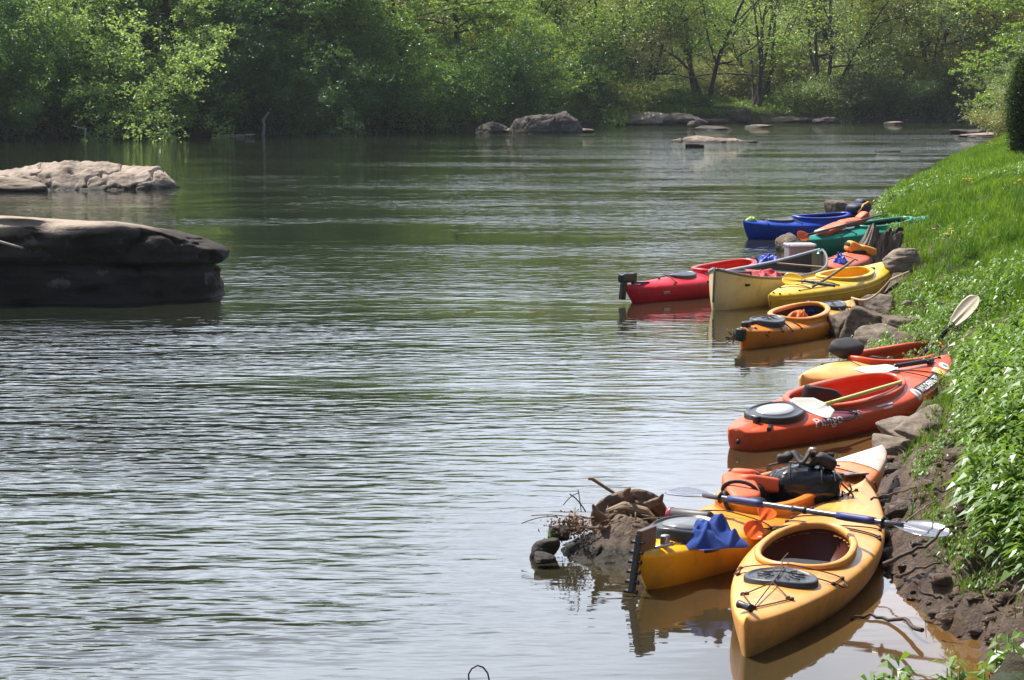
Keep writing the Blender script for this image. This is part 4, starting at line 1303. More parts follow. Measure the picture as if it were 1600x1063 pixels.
# the debris rock by the second kayak
M['wet_rock'] = rockmat('wet_brown_rock', (0.27, 0.20, 0.15), (0.07, 0.052, 0.04), wet=0.10)
heap('debris_rock', 'smooth wet brown rock at the stern of the yellow kayak, heaped with driftwood', [(0.12, -0.05), (0.22, 0.01), (0.36, 0.05), (0.48, 0.10), (0.60, 0.15), (0.74, 0.15), (0.90, 0.12), (1.05, 0.09), (1.25, 0.04), (1.4, -0.05)], 12.45, 1.3, M['wet_rock'], 18, 0.06)
for px, py, sz, sd_, lb in [(851, 858, (0.17, 0.17, 0.13), 51, 'small dark wet stone at the left end of the driftwood heap'), (872, 832, (0.13, 0.15, 0.10), 52, 'dark stone wedged among the leaf litter of the driftwood heap'), (852, 872, (0.12, 0.12, 0.06), 53, 'low wet pebble at the waterline left of the debris rock')]:
    q = P(px, py, 0.05 if py > 840 else 0.12); rock('debris_stone', lb, q, sz, M['rock_dark'], sd_, 10, 8, 0.06, res=(40, 24))

M['driftwood'] = simple('driftwood', (0.17, 0.115, 0.08), 0.9, nz=0.75, scale=26, bmp=1.0)
M['driftwood_pale'] = simple('pale_driftwood', (0.22, 0.155, 0.10), 0.8, nz=0.35, scale=25, bmp=0.5)


def gnarl(pts, r, seed, n=22, amp=0.25, lng=60, flat=1.0):
    """a knotty log: swept tube with grooves running along it"""
    pts = np.array([tuple(p) for p in pts], float)
    t = np.linspace(0, len(pts) - 1, lng)
    c = np.stack([np.interp(t, np.arange(len(pts)), pts[:, k]) for k in range(3)], -1)
    rr_ = np.interp(t, np.arange(len(pts)), r)
    mb = MB(); mb.tube(c, rr_, n, flat=flat)
    V = np.concatenate(mb.V)
    ctr = np.vstack([np.repeat(c, n, 0), c[:1], c[-1:]])
    d = V - ctr
    ang = np.tile(np.arange(n) / n * 2 * PI, lng)
    al = np.repeat(t, n)
    g = np.r_[np.array(fbm(np.stack([np.cos(ang) * 3.6, np.sin(ang) * 3.6, al * 0.35], -1) + seed, 4, seed)), 0, 0]
    mb.V = [ctr + d * (1 + amp * g)[:, None]]
    return mb


Yd = 12.7
def pd(px, py, Y=Yd): return PY(px, py, Y)
o = gnarl([pd(938, 828), pd(936, 806), pd(948, 792), pd(972, 784), pd(1000, 780, 12.6), pd(1018, 788, 12.6), pd(1036, 806, 12.6), pd(1066, 824, 12.5)], [0.035, 0.045, 0.045, 0.05, 0.055, 0.05, 0.035, 0.02], 4, n=40, amp=0.55, lng=90).build('driftwood_log', M['driftwood'])
tag(o, 'gnarled arched driftwood root on top of the debris rock', 'driftwood')
o = gnarl([pd(1075, 832, 12.6), pd(1030, 812, 12.62), pd(995, 808, 12.64), pd(960, 814, 12.62), pd(932, 836, 12.6)], [0.03, 0.045, 0.055, 0.05, 0.02], 9, n=40, amp=0.6, lng=90).build('driftwood_log', M['driftwood']); tag(o, 'thick dark driftwood lying flat under the arched root', 'driftwood')
o = gnarl([pd(948, 800, 12.55), pd(975, 792, 12.5), pd(1008, 800, 12.48), pd(1030, 818, 12.46)], [0.012, 0.022, 0.022, 0.008], 14, n=30, amp=0.5).build('driftwood_log', M['driftwood_pale']); tag(o, 'paler splintered driftwood root in front of the arched root', 'driftwood')
for k_, (pp, rr_, lb) in enumerate([
    ([(985, 783, 12.6), (978, 770, 12.55), (984, 764, 12.5)], [0.03, 0.02, 0.008], 'short broken stub on the crown of the driftwood arch'),
    ([(1012, 790, 12.55), (1030, 782, 12.5), (1036, 772, 12.5)], [0.03, 0.018, 0.006], 'crooked stub at the right shoulder of the driftwood arch'),
    ([(942, 812, 12.5), (930, 800, 12.4), (926, 788, 12.4)], [0.028, 0.018, 0.006], 'splintered stub at the left foot of the driftwood arch')]):
    o = gnarl([pd(*q_) for q_ in pp], rr_, 20 + k_, n=18, amp=0.4, lng=24).build('driftwood_stub', M['driftwood']); tag(o, lb, 'driftwood')
mb = MB(); pts = [pd(919, 748), pd(925, 748), pd(940, 758), pd(960, 771), pd(975, 779)]
mb.tube([tuple(p) for p in pts], [0.010, 0.011, 0.010, 0.010, 0.012], 8)
tag(mb.build('driftwood_stick', M['driftwood_pale']), 'bare pale stick pointing up left from the driftwood heap', 'stick')
tw = []
r_ = np.random.default_rng(77)
mb = MB()
for pa, pb, rr_ in [((890, 772), (915, 800), .004), ((903, 765), (908, 800), .003), ((815, 818), (870, 808), .003), ((830, 806), (905, 812), .003), ((905, 770), (880, 790), .003), ((960, 800), (1000, 815), .008), ((975, 790), (985, 820), .009), ((985, 800), (1010, 812), .006)]:
    a_, b_ = pd(*pa, 12.5), pd(*pb, 12.55)
    mb.tube([tuple(a_ * (1 - t) + b_ * t + Vector((0, 0, 0.015 * math.sin(3 * t)))) for t in np.linspace(0, 1, 6)], rr_, 6)
for k_ in range(60):
    c = pd(r_.uniform(885, 1045), r_.uniform(808, 832), r_.uniform(12.35, 12.7)); d = Vector(r_.normal(size=3) * (0.06, 0.05, 0.03))
    mb.tube([tuple(c - d), tuple(c + d * 0.2 + Vector((0, 0, .01))), tuple(c + d)], r_.uniform(.002, .005), 5)
tag(mb.build('driftwood_twigs', M['driftwood_pale']), 'tangle of thin twigs caught in the driftwood heap', 'twigs', kind='stuff')


print('T', round(time.time() - T0, 1))
# ------------------------------------------------------------------ leaf makers
def rhombs(C, L_, W_, rg, up=None, spread=1.0, fold=0.25):
    """leaf-shaped quads at C; up biases the leaf faces to lie level"""
    n = len(C)
    a = rg.normal(size=(n, 3)); a[:, 2] *= 0.55 * spread
    a /= np.linalg.norm(a, axis=1)[:, None] + 1e-9
    nn = rg.normal(size=(n, 3)) * spread
    nn[:, 2] += 1.0 if up is None else up
    b = np.cross(nn, a); b /= np.linalg.norm(b, axis=1)[:, None] + 1e-9
    L_ = np.broadcast_to(L_, (n,))[:, None]; W_ = np.broadcast_to(W_, (n,))[:, None]
    nr = np.cross(a, b)
    return np.stack([C - a * L_ / 2, C - b * W_ / 2 + nr * W_ * fold, C + a * L_ / 2, C + b * W_ / 2 + nr * W_ * fold], 1)


def leaves_mesh(name, C, L_, W_, rg, var=None, up=None, spread=1.0):
    R_ = rhombs(C, L_, W_, rg, up, spread)
    n = len(C)
    if var is None: var = rg.random(n)
    return mesh_np(name, R_.reshape(-1, 3), np.arange(n * 4).reshape(-1, 4), smooth=False, attrs={'var': np.repeat(var, 4)})


M['leaf_far'] = leafmat('tree_leaves', (1.1, 1.2, 1.1), (3.0, 2.8, 2.6), trans=0.55, objcol=True)
M['bark'] = simple('dark_bark', (0.055, 0.047, 0.042), 0.9, nz=0.35, scale=6, bmp=0.6)
M['bark_grey'] = simple('grey_bark', (0.12, 0.10, 0.09), 0.9, nz=0.35, scale=6, bmp=0.6)
M['litter'] = leafmat('dead_leaf_litter', (0.06, 0.03, 0.018), (0.22, 0.12, 0.07), trans=0.15, gloss=0.05)
C = np.array([tuple(pd(r_.normal(893, 16), r_.normal(824, 9), r_.uniform(12.3, 12.6))) for _ in range(700)])
tag(link('leaf_litter', leaves_mesh('leaf_litter', C, r_.uniform(.012, .03, 700), r_.uniform(.008, .016, 700), r_), M['litter']), 'reddish dead leaves heaped on the driftwood', 'leaf litter', kind='stuff')


def branch(mb, p, d, L_, r, rg, depth, n=7, wig=0.15, droop=0.0, kids=(2, 4), ends=None, spread=0.7):
    pts = [np.array(p, float)]; d = np.array(d, float) / np.linalg.norm(d)
    for k in range(n):
        d = d + rg.normal(size=3) * wig * 0.5 + np.array([0, 0, -droop])
        d /= np.linalg.norm(d)
        pts.append(pts[-1] + d * L_ / n)
    rad = np.linspace(r, r * 0.45, n + 1)
    mb.tube(np.array(pts), rad, 7 if r > 0.03 else 5, cap=False)
    if ends is not None:
        for q in pts[n // 2:]: ends.append((q, depth))
    if depth <= 0: return
    for _ in range(rg.integers(kids[0], kids[1] + 1)):
        k = rg.integers(n // 3, n + 1)
        dd = d + rg.normal(size=3) * spread
        branch(mb, pts[k], dd, L_ * rg.uniform(0.45, 0.7), rad[k] * 0.6, rg, depth - 1, max(4, n - 1), wig, droop * 0.5, kids, ends, spread)


def crown_points(ends, n, rg, rad=0.7, flat=0.35, keep=None):
    E_ = np.array([e for e, d in ends])
    w_ = np.array([(1.0 + 1.5 * (d <= 1)) * (1.0 if e[2] < 7.0 else 0.22) for e, d in ends]); w_ /= w_.sum()
    i = rg.choice(len(E_), n, p=w_)
    # leaves gather into sprays round each twig
    sp_ = rg.normal(size=(len(E_), 6, 3)) * np.array([rad, rad, rad * flat * 1.4])
    j = rg.integers(0, 6, n)
    C_ = E_[i] + sp_[i, j] + rg.normal(size=(n, 3)) * np.array([0.28, 0.28, 0.28 * flat]) * max(rad, .4)
    var = np.clip(rg.normal(0.5, 0.22, n) + 0.25 * fbm(C_ * 0.8, 2, 5), 0, 1)
    return C_, var


PROTO = {}


def make_proto(key, seed, build):
    rg = np.random.default_rng(seed)
    mb, C_, var, sz, up, sp = build(rg)
    tm = MB.build(mb, key + '_trunk', None, smooth=True, weld=False)
    me_t = tm.data; bpy.data.objects.remove(tm)
    ll = rg.uniform(0.7, 1.25, len(C_)) * sz
    me_c = leaves_mesh(key + '_crown', C_, ll, ll * rg.uniform(0.5, 0.75, len(C_)), rg, var, up, sp)
    me_t.materials.append(M['bark']); me_c.materials.append(M['leaf_far'])
    PROTO[key] = (me_t, me_c)


def b_broad(rg, H=15.0, lean=0.15, low=1.2, nb=26, leaves=26000, reach_=4.2, sz=0.15, trunk_r=0.24):
    mb = MB(); ends = []
    pts = []; p = np.zeros(3); d = np.array([rg.normal() * lean, rg.normal() * lean - 0.1, 1.0])
    for k in range(12):
        pts.append(p.copy()); d = d + rg.normal(size=3) * 0.08; d /= np.linalg.norm(d); p = p + d * H * 0.8 / 12
    pts = np.array(pts); rad = np.linspace(trunk_r, 0.05, 12)
    mb.tube(pts, rad, 9, cap=False)
    for k in range(nb):
        h = low + (H * 0.8 - low) * (k + 0.5) / nb
        q = np.array([np.interp(h, pts[:, 2], pts[:, i]) for i in range(3)])
        a = k * 2.4 + rg.uniform(-.4, .4)
        f = 1 - 0.6 * abs(h / H - 0.32)
        branch(mb, q, (math.cos(a), math.sin(a), rg.uniform(0.05, 0.45)), reach_ * f * rg.uniform(0.75, 1.1), 0.07, rg, 1, 6, 0.22, 0.05, (2, 4), ends, 0.6)
    C_, var = crown_points(ends, leaves, rg, 0.42, 0.45)
    return mb, C_, var, sz, 1.3, 0.75


def b_shrub(rg, R=2.3, H=3.2, leaves=19000, sz=0.13, n=16):
    mb = MB(); ends = []
    for k in range(n):
        a = k * 2.4; t = rg.uniform(0.2, 1.1)
        branch(mb, (rg.normal() * .3, rg.normal() * .3, -0.2), (math.cos(a) * t, math.sin(a) * t, 1.0), H * rg.uniform(0.65, 1.0), 0.035, rg, 2, 6, 0.25, 0.07, (2, 4), ends, 0.65)
    C_, var = crown_points(ends, leaves, rg, 0.26, 0.6)
    return mb, C_, var, sz, 1.0, 0.9


def b_lean(rg, H=12.0, stems=3, leaves=12000, sz=0.15):
    mb = MB(); ends = []
    for k in range(stems):
        a = rg.uniform(-0.5, 0.5)
        t = rg.uniform(0.12, 0.55) * (1 if k % 2 else -1) * 0.9 + 0.18
        branch(mb, (k * 0.22 - 0.2, rg.normal() * 0.2, -0.3), (t, a * 0.4 - 0.1, 1.0), H * rg.uniform(0.6, 0.8), 0.17 - 0.02 * k, rg, 3, 9, 0.14, -0.01, (3, 4), ends, 0.55)
    C_, var = crown_points([e for e in ends if e[0][2] > 2.2], leaves, rg, 0.55, 0.5)
    return mb, C_, var, sz, 1.0, 0.9


def b_slim(rg, H=16.0, leaves=12000, sz=0.14):
    mb = MB(); ends = []
    for k in range(3):
        pts = []; p = np.array([rg.normal() * 0.8, rg.normal() * 0.8, -0.3]); d = np.array([rg.normal() * 0.05, rg.normal() * 0.05, 1.0])
        for i in range(12):
            pts.append(p.copy()); d = d + rg.normal(size=3) * 0.04; d /= np.linalg.norm(d); p = p + d * H / 12
        mb.tube(np.array(pts), np.linspace(0.09, 0.02, 12), 7, cap=False)
        for i in range(1, 12):
            for _ in range(3):
                a = rg.uniform(0, 2 * PI)
                branch(mb, pts[i], (math.cos(a), math.sin(a), 0.7), rg.uniform(0.8, 1.8), 0.02, rg, 1, 5, 0.2, 0.0, (1, 3), ends, 0.5)
    C_, var = crown_points(ends, leaves, rg, 0.4, 0.7)
    return mb, C_, var, sz, 0.9, 1.0


def b_open(rg): return b_broad(rg, H=14, lean=0.3, low=1.8, nb=18, leaves=16000, reach_=5.2, sz=0.16, trunk_r=0.2)


make_proto('broad', 1, b_broad)
make_proto('broad_two', 2, lambda g: b_broad(g, 13.0, 0.25, 0.5, 30, 28000, 4.6, 0.15))
make_proto('shrub', 3, b_shrub)
make_proto('shrub_two', 4, lambda g: b_shrub(g, 2.0, 2.2, 11000, 0.13, 13))
make_proto('lean', 5, b_lean)
make_proto('lean_two', 6, lambda g: b_lean(g, 11.0, 4, 8000))
make_proto('slim', 7, b_slim)
make_proto('open', 8, b_open)
make_proto('big_bush', 9, lambda g: b_shrub(g, 3.0, 5.2, 40000, 0.14, 22))


def tree(key, x, y, sc, rot, col, label, group, cat='tree', fz=far_z, name=None, bark=None, zs=1.0, dz=0.0):
    z = float(fz(np.array([x]), np.array([y]))[0])
    e = thing(name or ('shrub' if 'shrub' in key or 'bush' in key else 'tree'), label, cat, Matrix.Translation((x, y, z - 0.05 + dz)) @ Matrix.Rotation(rot, 4, 'Z') @ Matrix.Diagonal((sc, sc, sc * zs, 1)), group)
    t_, c_ = PROTO[key]
    o = bpy.data.objects.new('trunk' if 'shrub' not in key and 'bush' not in key else 'stems', t_); COL.objects.link(o); o.parent = e
    o = bpy.data.objects.new('crown' if 'shrub' not in key and 'bush' not in key else 'foliage', c_); COL.objects.link(o); o.parent = e
    o.color = (*col, 1)
    return e


def far_at(px, inland):
    """point on the far bank under photo column px, 'inland' metres behind the shoreline"""
    k = (px - 800) / FPX
    ys_ = np.linspace(90, 175, 1701)
    d = -sdist(np.stack([k * ys_, ys_], -1), FAR)
    i = np.argmax(d >= inland)
    if d[i] >= inland: return k * ys_[i], ys_[i]
    return k * 150, 150


# greens; HZ and GY have the far haze mixed into the leaf colour
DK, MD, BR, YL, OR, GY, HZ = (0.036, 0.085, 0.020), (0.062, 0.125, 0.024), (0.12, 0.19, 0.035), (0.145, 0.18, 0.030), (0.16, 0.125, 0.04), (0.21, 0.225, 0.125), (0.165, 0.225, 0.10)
GT, GS = 'trees of the far bank', 'bushes along the far shore'
front = [
    # px, inland, proto, scale, colour, label
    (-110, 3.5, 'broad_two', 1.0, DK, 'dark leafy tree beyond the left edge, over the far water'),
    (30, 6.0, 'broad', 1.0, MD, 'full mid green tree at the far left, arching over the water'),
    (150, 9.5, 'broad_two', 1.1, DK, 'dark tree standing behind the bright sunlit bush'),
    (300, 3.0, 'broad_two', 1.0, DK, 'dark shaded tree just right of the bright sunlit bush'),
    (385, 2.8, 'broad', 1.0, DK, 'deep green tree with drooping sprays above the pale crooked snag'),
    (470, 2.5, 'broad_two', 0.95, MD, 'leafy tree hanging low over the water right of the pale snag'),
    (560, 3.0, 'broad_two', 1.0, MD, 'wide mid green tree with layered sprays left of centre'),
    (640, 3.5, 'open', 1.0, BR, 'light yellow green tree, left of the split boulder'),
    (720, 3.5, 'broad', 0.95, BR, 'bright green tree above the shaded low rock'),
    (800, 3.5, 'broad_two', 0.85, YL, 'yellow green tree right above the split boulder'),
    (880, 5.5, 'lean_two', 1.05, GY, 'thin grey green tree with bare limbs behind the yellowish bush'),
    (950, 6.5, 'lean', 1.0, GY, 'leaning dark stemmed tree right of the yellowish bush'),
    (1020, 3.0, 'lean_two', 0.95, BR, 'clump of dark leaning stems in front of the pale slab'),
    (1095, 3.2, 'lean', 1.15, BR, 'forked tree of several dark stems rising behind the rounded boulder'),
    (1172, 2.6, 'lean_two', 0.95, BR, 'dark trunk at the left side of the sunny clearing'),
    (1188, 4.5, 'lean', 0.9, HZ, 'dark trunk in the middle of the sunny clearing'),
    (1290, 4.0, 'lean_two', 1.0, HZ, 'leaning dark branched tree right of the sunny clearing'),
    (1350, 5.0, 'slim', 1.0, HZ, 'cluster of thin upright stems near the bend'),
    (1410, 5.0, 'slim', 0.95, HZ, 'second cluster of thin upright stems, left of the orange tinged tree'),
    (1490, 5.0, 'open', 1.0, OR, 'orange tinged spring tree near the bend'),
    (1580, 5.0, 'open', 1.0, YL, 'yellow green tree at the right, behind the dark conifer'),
]
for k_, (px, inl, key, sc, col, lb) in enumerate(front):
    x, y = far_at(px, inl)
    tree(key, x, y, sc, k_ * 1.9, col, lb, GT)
shr = [
    (-30, 0.9, 'big_bush', 0.9, DK, 'dark bush at the left edge of the far shore'),
    (60, 0.8, 'big_bush', 0.8, MD, 'green bush left of the bright sunlit bush'),
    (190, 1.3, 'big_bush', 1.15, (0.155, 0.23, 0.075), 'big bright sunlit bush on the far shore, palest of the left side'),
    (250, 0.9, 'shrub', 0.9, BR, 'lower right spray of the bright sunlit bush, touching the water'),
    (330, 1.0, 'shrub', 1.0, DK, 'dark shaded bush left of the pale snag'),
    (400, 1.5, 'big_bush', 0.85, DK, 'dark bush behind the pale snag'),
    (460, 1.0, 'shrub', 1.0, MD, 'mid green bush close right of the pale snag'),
    (520, 1.2, 'big_bush', 0.8, DK, 'dark rounded bush in the deep shade of the layered tree'),
    (590, 0.9, 'shrub', 1.0, BR, 'light green bush reaching down to the water left of centre'),
    (660, 1.2, 'shrub', 1.05, MD, 'mid green bush on the shaded shore at the picture centre left'),
    (700, 0.9, 'shrub', 1.0, MD, 'fresh green bush hanging over the water left of the low shaded rock'),
    (760, 2.2, 'big_bush', 0.8, DK, 'dark bush in the gap behind the low shaded rock'),
    (840, 2.6, 'big_bush', 0.95, BR, 'yellow green bush behind the split boulder'),
    (895, 3.0, 'shrub', 1.1, DK, 'dark green bush right behind the split boulder'),
    (940, 1.6, 'shrub_two', 1.2, (0.19, 0.22, 0.055), 'pale yellowish bush on the shore between boulder and slab'),
    (975, 2.4, 'shrub_two', 1.1, (0.16, 0.2, 0.06), 'soft pale green bush just left of the pale slab'),
    (1035, 5.5, 'shrub_two', 0.9, HZ, 'dull green bush behind the clump of leaning stems'),
    (1065, 2.6, 'shrub_two', 0.9, MD, 'low green bush behind the rounded boulder'),
    (1125, 7.5, 'shrub', 1.0, GY, 'greyish bush at the back of the clearing, left'),
    (1215, 9.0, 'shrub', 1.1, GY, 'greyish bush at the back of the clearing, right'),
    (1265, 2.6, 'shrub_two', 1.0, HZ, 'dull green bush at the right end of the clearing'),
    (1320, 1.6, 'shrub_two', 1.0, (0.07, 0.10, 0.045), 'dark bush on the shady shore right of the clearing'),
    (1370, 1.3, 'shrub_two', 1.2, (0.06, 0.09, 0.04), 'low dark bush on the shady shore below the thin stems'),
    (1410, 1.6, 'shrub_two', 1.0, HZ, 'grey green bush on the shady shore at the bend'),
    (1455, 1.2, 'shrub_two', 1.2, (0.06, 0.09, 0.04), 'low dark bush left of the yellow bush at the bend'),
    (1478, 2.2, 'shrub', 0.9, YL, 'yellow bush on the far shore at the bend'),
    (1530, 2.0, 'shrub', 1.1, HZ, 'grey green bush where the far shore meets the right bank'),
]
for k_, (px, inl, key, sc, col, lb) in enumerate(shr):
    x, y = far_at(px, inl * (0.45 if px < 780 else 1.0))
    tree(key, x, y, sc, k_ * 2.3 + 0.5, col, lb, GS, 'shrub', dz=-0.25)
# the wood behind: nothing tells these apart
r_ = np.random.default_rng(5)
cols_back = [DK, MD, MD, BR, HZ, GY]
for row, (inl0, n_t) in enumerate([(8.5, 13), (15.0, 14), (24, 16)]):
    for k_ in range(n_t):
        px = -160 + (1960 / n_t) * (k_ + 0.5) + r_.uniform(-30, 30)
        if (1060 < px < 1260 and inl0 < 12) or (px < 330 and inl0 < 12): continue
        x, y = far_at(px, inl0 + r_.uniform(-1.5, 1.5))
        zs_ = [1.0, 1.3, 1.65][row] if px < 760 else [1.0, 1.0, 1.2][row]
        right = px > 820
        key = r_.choice(['open', 'slim', 'broad', 'lean'] if right else ['broad', 'open', 'broad_two', 'open'])
        col = [HZ, GY, BR, YL, HZ, OR][r_.integers(0, 6 if px > 1300 else 4)] if right else cols_back[r_.integers(0, 4)]
        tree(key, x, y, r_.uniform(0.85, 1.15), r_.uniform(0, 6.28), col, 'leafy tree deep in the wood behind the front row of bank trees', 'trees of the wood behind', zs=zs_)
# low growth under the trees
n_u = 70000
pxs = r_.uniform(-200, 1750, n_u); inl = 0.1 + 26 * r_.random(n_u) ** 1.7
line_y = np.array([far_at(p, 0.0)[1] for p in np.linspace(-200, 1750, 80)])
Yb = np.interp(pxs, np.linspace(-200, 1750, 80), line_y) + inl * 1.15
Xb = (pxs - 800) / FPX * Yb
cl = fbm(np.stack([Xb * 0.5, Yb * 0.5, 0 * Xb], -1), 3, 2)
clear = (np.abs(Xb - 11) < 6) & (inl < 11)
kp = (cl > -0.25) & ~clear
Xb, Yb, cl = Xb[kp], Yb[kp], cl[kp]
Zb = far_z(Xb, Yb) + r_.random(len(Xb)) ** 1.3 * (0.4 + 1.6 * np.clip(cl + 0.4, 0, 1.2))
C = np.stack([Xb, Yb, Zb], -1)
ll = r_.uniform(0.14, 0.28, len(C))
und = link('undergrowth', leaves_mesh('undergrowth', C, ll, ll * 0.6, r_, None, 0.9, 0.9), M['leaf_far'])
und.color = (0.085, 0.115, 0.035, 1)
tag(und, 'mixed low undergrowth covering the slope beneath the far trees', 'undergrowth', kind='stuff')
# grass of the clearing
n_g = 26000
Xg = r_.normal(11.0, 4.2, n_g); dg_ = r_.uniform(0.4, 11, n_g)
Yg = np.interp(Xg, (np.linspace(-200, 1750, 80) - 800) / FPX * line_y, line_y) + dg_ * 1.05
C = np.stack([Xg, Yg, far_z(Xg, Yg) + r_.uniform(0, 0.3, n_g)], -1)
gr = link('clearing_grass', leaves_mesh('clearing_grass', C, r_.uniform(.2, .4, n_g), r_.uniform(.05, .09, n_g), r_, None, 0.2, 1.6), M['leaf_far'])
gr.color = (0.10, 0.155, 0.026, 1)
tag(gr, 'sunny pale green grass of the clearing on the far bank', 'grass', kind='stuff')

# crooked snag and sticks in the far shallows
M['snag'] = simple('bleached_snag', (0.60, 0.56, 0.52), 0.85, bmp=0.4)
q = P(411, 212, 0); s_ = q.y / FPX
def at_(px, py, Y): return tuple(PY(px, py, Y))
mb = MB(); mb.tube([at_(411, 213, q.y), at_(413, 195, q.y), at_(411, 188, q.y), at_(418, 178, q.y), at_(424, 169, q.y)], [0.08, 0.07, 0.07, 0.06, 0.03], 8)
tag(mb.build('snag', M['snag']), 'crooked pale dead stem standing in the water at the far left shore', 'snag')
mb = MB(); q2 = P(133, 219, 0); mb.tube([at_(133, 220, q2.y), at_(134, 200, q2.y)], [0.04, 0.035], 8); mb.tube([at_(112, 196, q2.y), at_(134, 202, q2.y)], [0.02, 0.03], 6)
tag(mb.build('stake', M['snag']), 'thin pale upright stick in the water below the bright sunlit bush', 'stick')
mb = MB(); q3 = P(360, 213, 0); mb.tube([at_(330, 211, q3.y), at_(360, 212.5, q3.y), at_(398, 210, q3.y)], [0.03, 0.05, 0.03], 6)
tag(mb.build('floating_branch', M['snag']), 'pale branch lying along the water left of the crooked snag', 'branch')

print('T', round(time.time() - T0, 1))
# ------------------------------------------------------------------ the near bank: stump, grass, weeds
M['stump_wood'], n_, b_ = new_mat('weathered_stump_wood')
tcg = n_.nodes.new('ShaderNodeTexCoord')
fib = noise_n(n_, 7, 8, tcg.outputs['Object'], 0.6, stretch=(3.0, 3.0, 0.35))
n_.links.new(ramp(n_, fib, [(0.30, (0.03, 0.024, 0.02)), (0.48, (0.17, 0.14, 0.115)), (0.70, (0.42, 0.37, 0.31))]), b_.inputs['Base Color'])
b_.inputs['Roughness'].default_value = 0.9
bump(n_, b_, fib, 1.0, 0.04)
# a broken stump: fluted flanks, one long root flaring down to the water, jagged rim round a rotten hollow
nu, nv = 220, 70
a = np.linspace(0, 2 * PI, nu, endpoint=False)[:, None]; v = np.linspace(0, 1, nv)[None, :]
wrap = lambda t: (t + PI) % (2 * PI) - PI
r1_ = 0.215 + 0.06 * (1 - v) ** 2.2 + 0.30 * (1 - v) ** 1.25 * np.exp(-(wrap(a - 3.75) / 0.55) ** 2) + 0.12 * (1 - v) ** 1.8 * np.exp(-(wrap(a - 5.6) / 0.35) ** 2) + 0.10 * (1 - v) ** 1.8 * np.exp(-(wrap(a - 1.2) / 0.4) ** 2)
tw = a + 0.35 * v
r1_ = r1_ + (np.abs(np.sin(tw * 5.5 + 0.6 * np.sin(tw * 2))) - 0.5) * 0.055 + (np.abs(np.sin(tw * 14 + 2 * v)) - 0.5) * 0.022 + 0.010 * np.sin(tw * 37)
r1_ = r1_ + 0.03 * fbm(np.stack(np.broadcast_arrays(np.cos(a) * 2, np.sin(a) * 2, v * 1.2), -1), 4, 2)
top_h = 0.44 + 0.05 * np.sin(a * 2 + 1) + 0.035 * np.sin(a * 7) + 0.02 * np.sin(a * 19)
Vs = np.stack(np.broadcast_arrays(r1_ * np.cos(a) + 0.06 * v, r1_ * np.sin(a), -0.12 + v * (top_h + 0.12)), -1)
rim = Vs[:, -1:, :]; ctr_ = np.array([0.06, 0, 0.0])
sc_ = lambda f, dz: (rim - ctr_) * np.array([f, f, 1.0]) + ctr_ + np.array([0, 0, dz])
hole = np.concatenate([sc_(1.0, 0), sc_(0.82, -0.01), sc_(0.70, -0.10), sc_(0.5, -0.22), sc_(0.02, -0.25)], 1)
ts = thing('tree_stump', 'weathered grey stump with fluted wood and a dark broken top at the grass edge', 'stump', None)
ps = P(1366, 408, 0.13)
ts.matrix_world = Matrix.Translation((ps.x + 0.03, ps.y + 0.12, 0.12)) @ Matrix.Rotation(0.16, 4, 'Y')
mb = MB(); mb.grid(Vs, cu=True); mb.build('stump_wood', M['stump_wood'], ts)
mb = MB(); mb.grid(hole, cu=True); mb.build('hollow', simple('rotten_wood', (0.03, 0.024, 0.02), 0.95, bmp=0.5), ts)


def blades(name, X_, Y_, Hh, Wd, rg, lean=0.45, zf=bank_z, var=None, wind=(0.1, -0.05)):
    n = len(X_)
    Z_ = zf(X_, Y_) - 0.01
    az = rg.uniform(0, 2 * PI, n)
    ln = np.abs(rg.normal(0, lean, n))
    d = np.stack([np.cos(az) * ln + wind[0], np.sin(az) * ln + wind[1]], -1)
    fa = rg.uniform(0, 2 * PI, n)
    wv = np.stack([np.cos(fa), np.sin(fa)], -1) * Wd[:, None] / 2
    B_ = np.stack([X_, Y_, Z_], -1)
    z_ = lambda xy, z: np.concatenate([xy, z[:, None]], 1)
    mid = B_ + z_(d * (Hh * 0.38)[:, None], Hh * 0.60); tip = B_ + z_(d * Hh[:, None], Hh * (1 - 0.22 * np.clip(ln, 0, 1.5)))
    w3 = z_(wv, 0 * Hh)
    V = np.stack([B_ - w3, B_ + w3, mid + w3 * 0.8, mid - w3 * 0.8, tip], 1).reshape(-1, 3)
    i = np.arange(n) * 5
    Q = np.stack([i, i + 1, i + 2, i + 3], 1); T = np.stack([i + 3, i + 2, i + 4], 1)
    if var is None: var = rg.random(n)
    return mesh_np(name, V, Q, T, smooth=False, attrs={'var': np.repeat(var, 5)})


M['grass'] = leafmat('bank_grass', (0.065, 0.165, 0.012), (0.20, 0.325, 0.032), trans=0.5, gloss=0.05)
M['weed'] = leafmat('weed_leaves', (0.07, 0.17, 0.016), (0.21, 0.34, 0.045), trans=0.5, gloss=0.07)
M['weed_stem'] = simple('weed_stem', (0.10, 0.16, 0.04), 0.6)
M['drygrass'] = leafmat('dry_grass', (0.16, 0.115, 0.06), (0.34, 0.27, 0.15), trans=0.3, gloss=0.05)

rg = np.random.default_rng(21)


def scatter(n, y0, y1, d0, d1, rg, ypow=1.0, xmargin=1.12):
    """random points on the bank strip seen in the frame"""
    Y_ = y0 + (y1 - y0) * rg.random(n) ** ypow
    k = (NEAR[:, 1] > 7.2)
    nx = np.interp(Y_, NEAR[k][:, 1], NEAR[k][:, 0])
    X_ = nx + d0 + (d1 - d0) * rg.random(n)
    ok = (X_ < Y_ * 800 / FPX * xmargin + 0.25)
    X_, Y_ = X_[ok], Y_[ok]
    return X_, Y_, sdist(np.stack([X_, Y_], -1), NEAR)


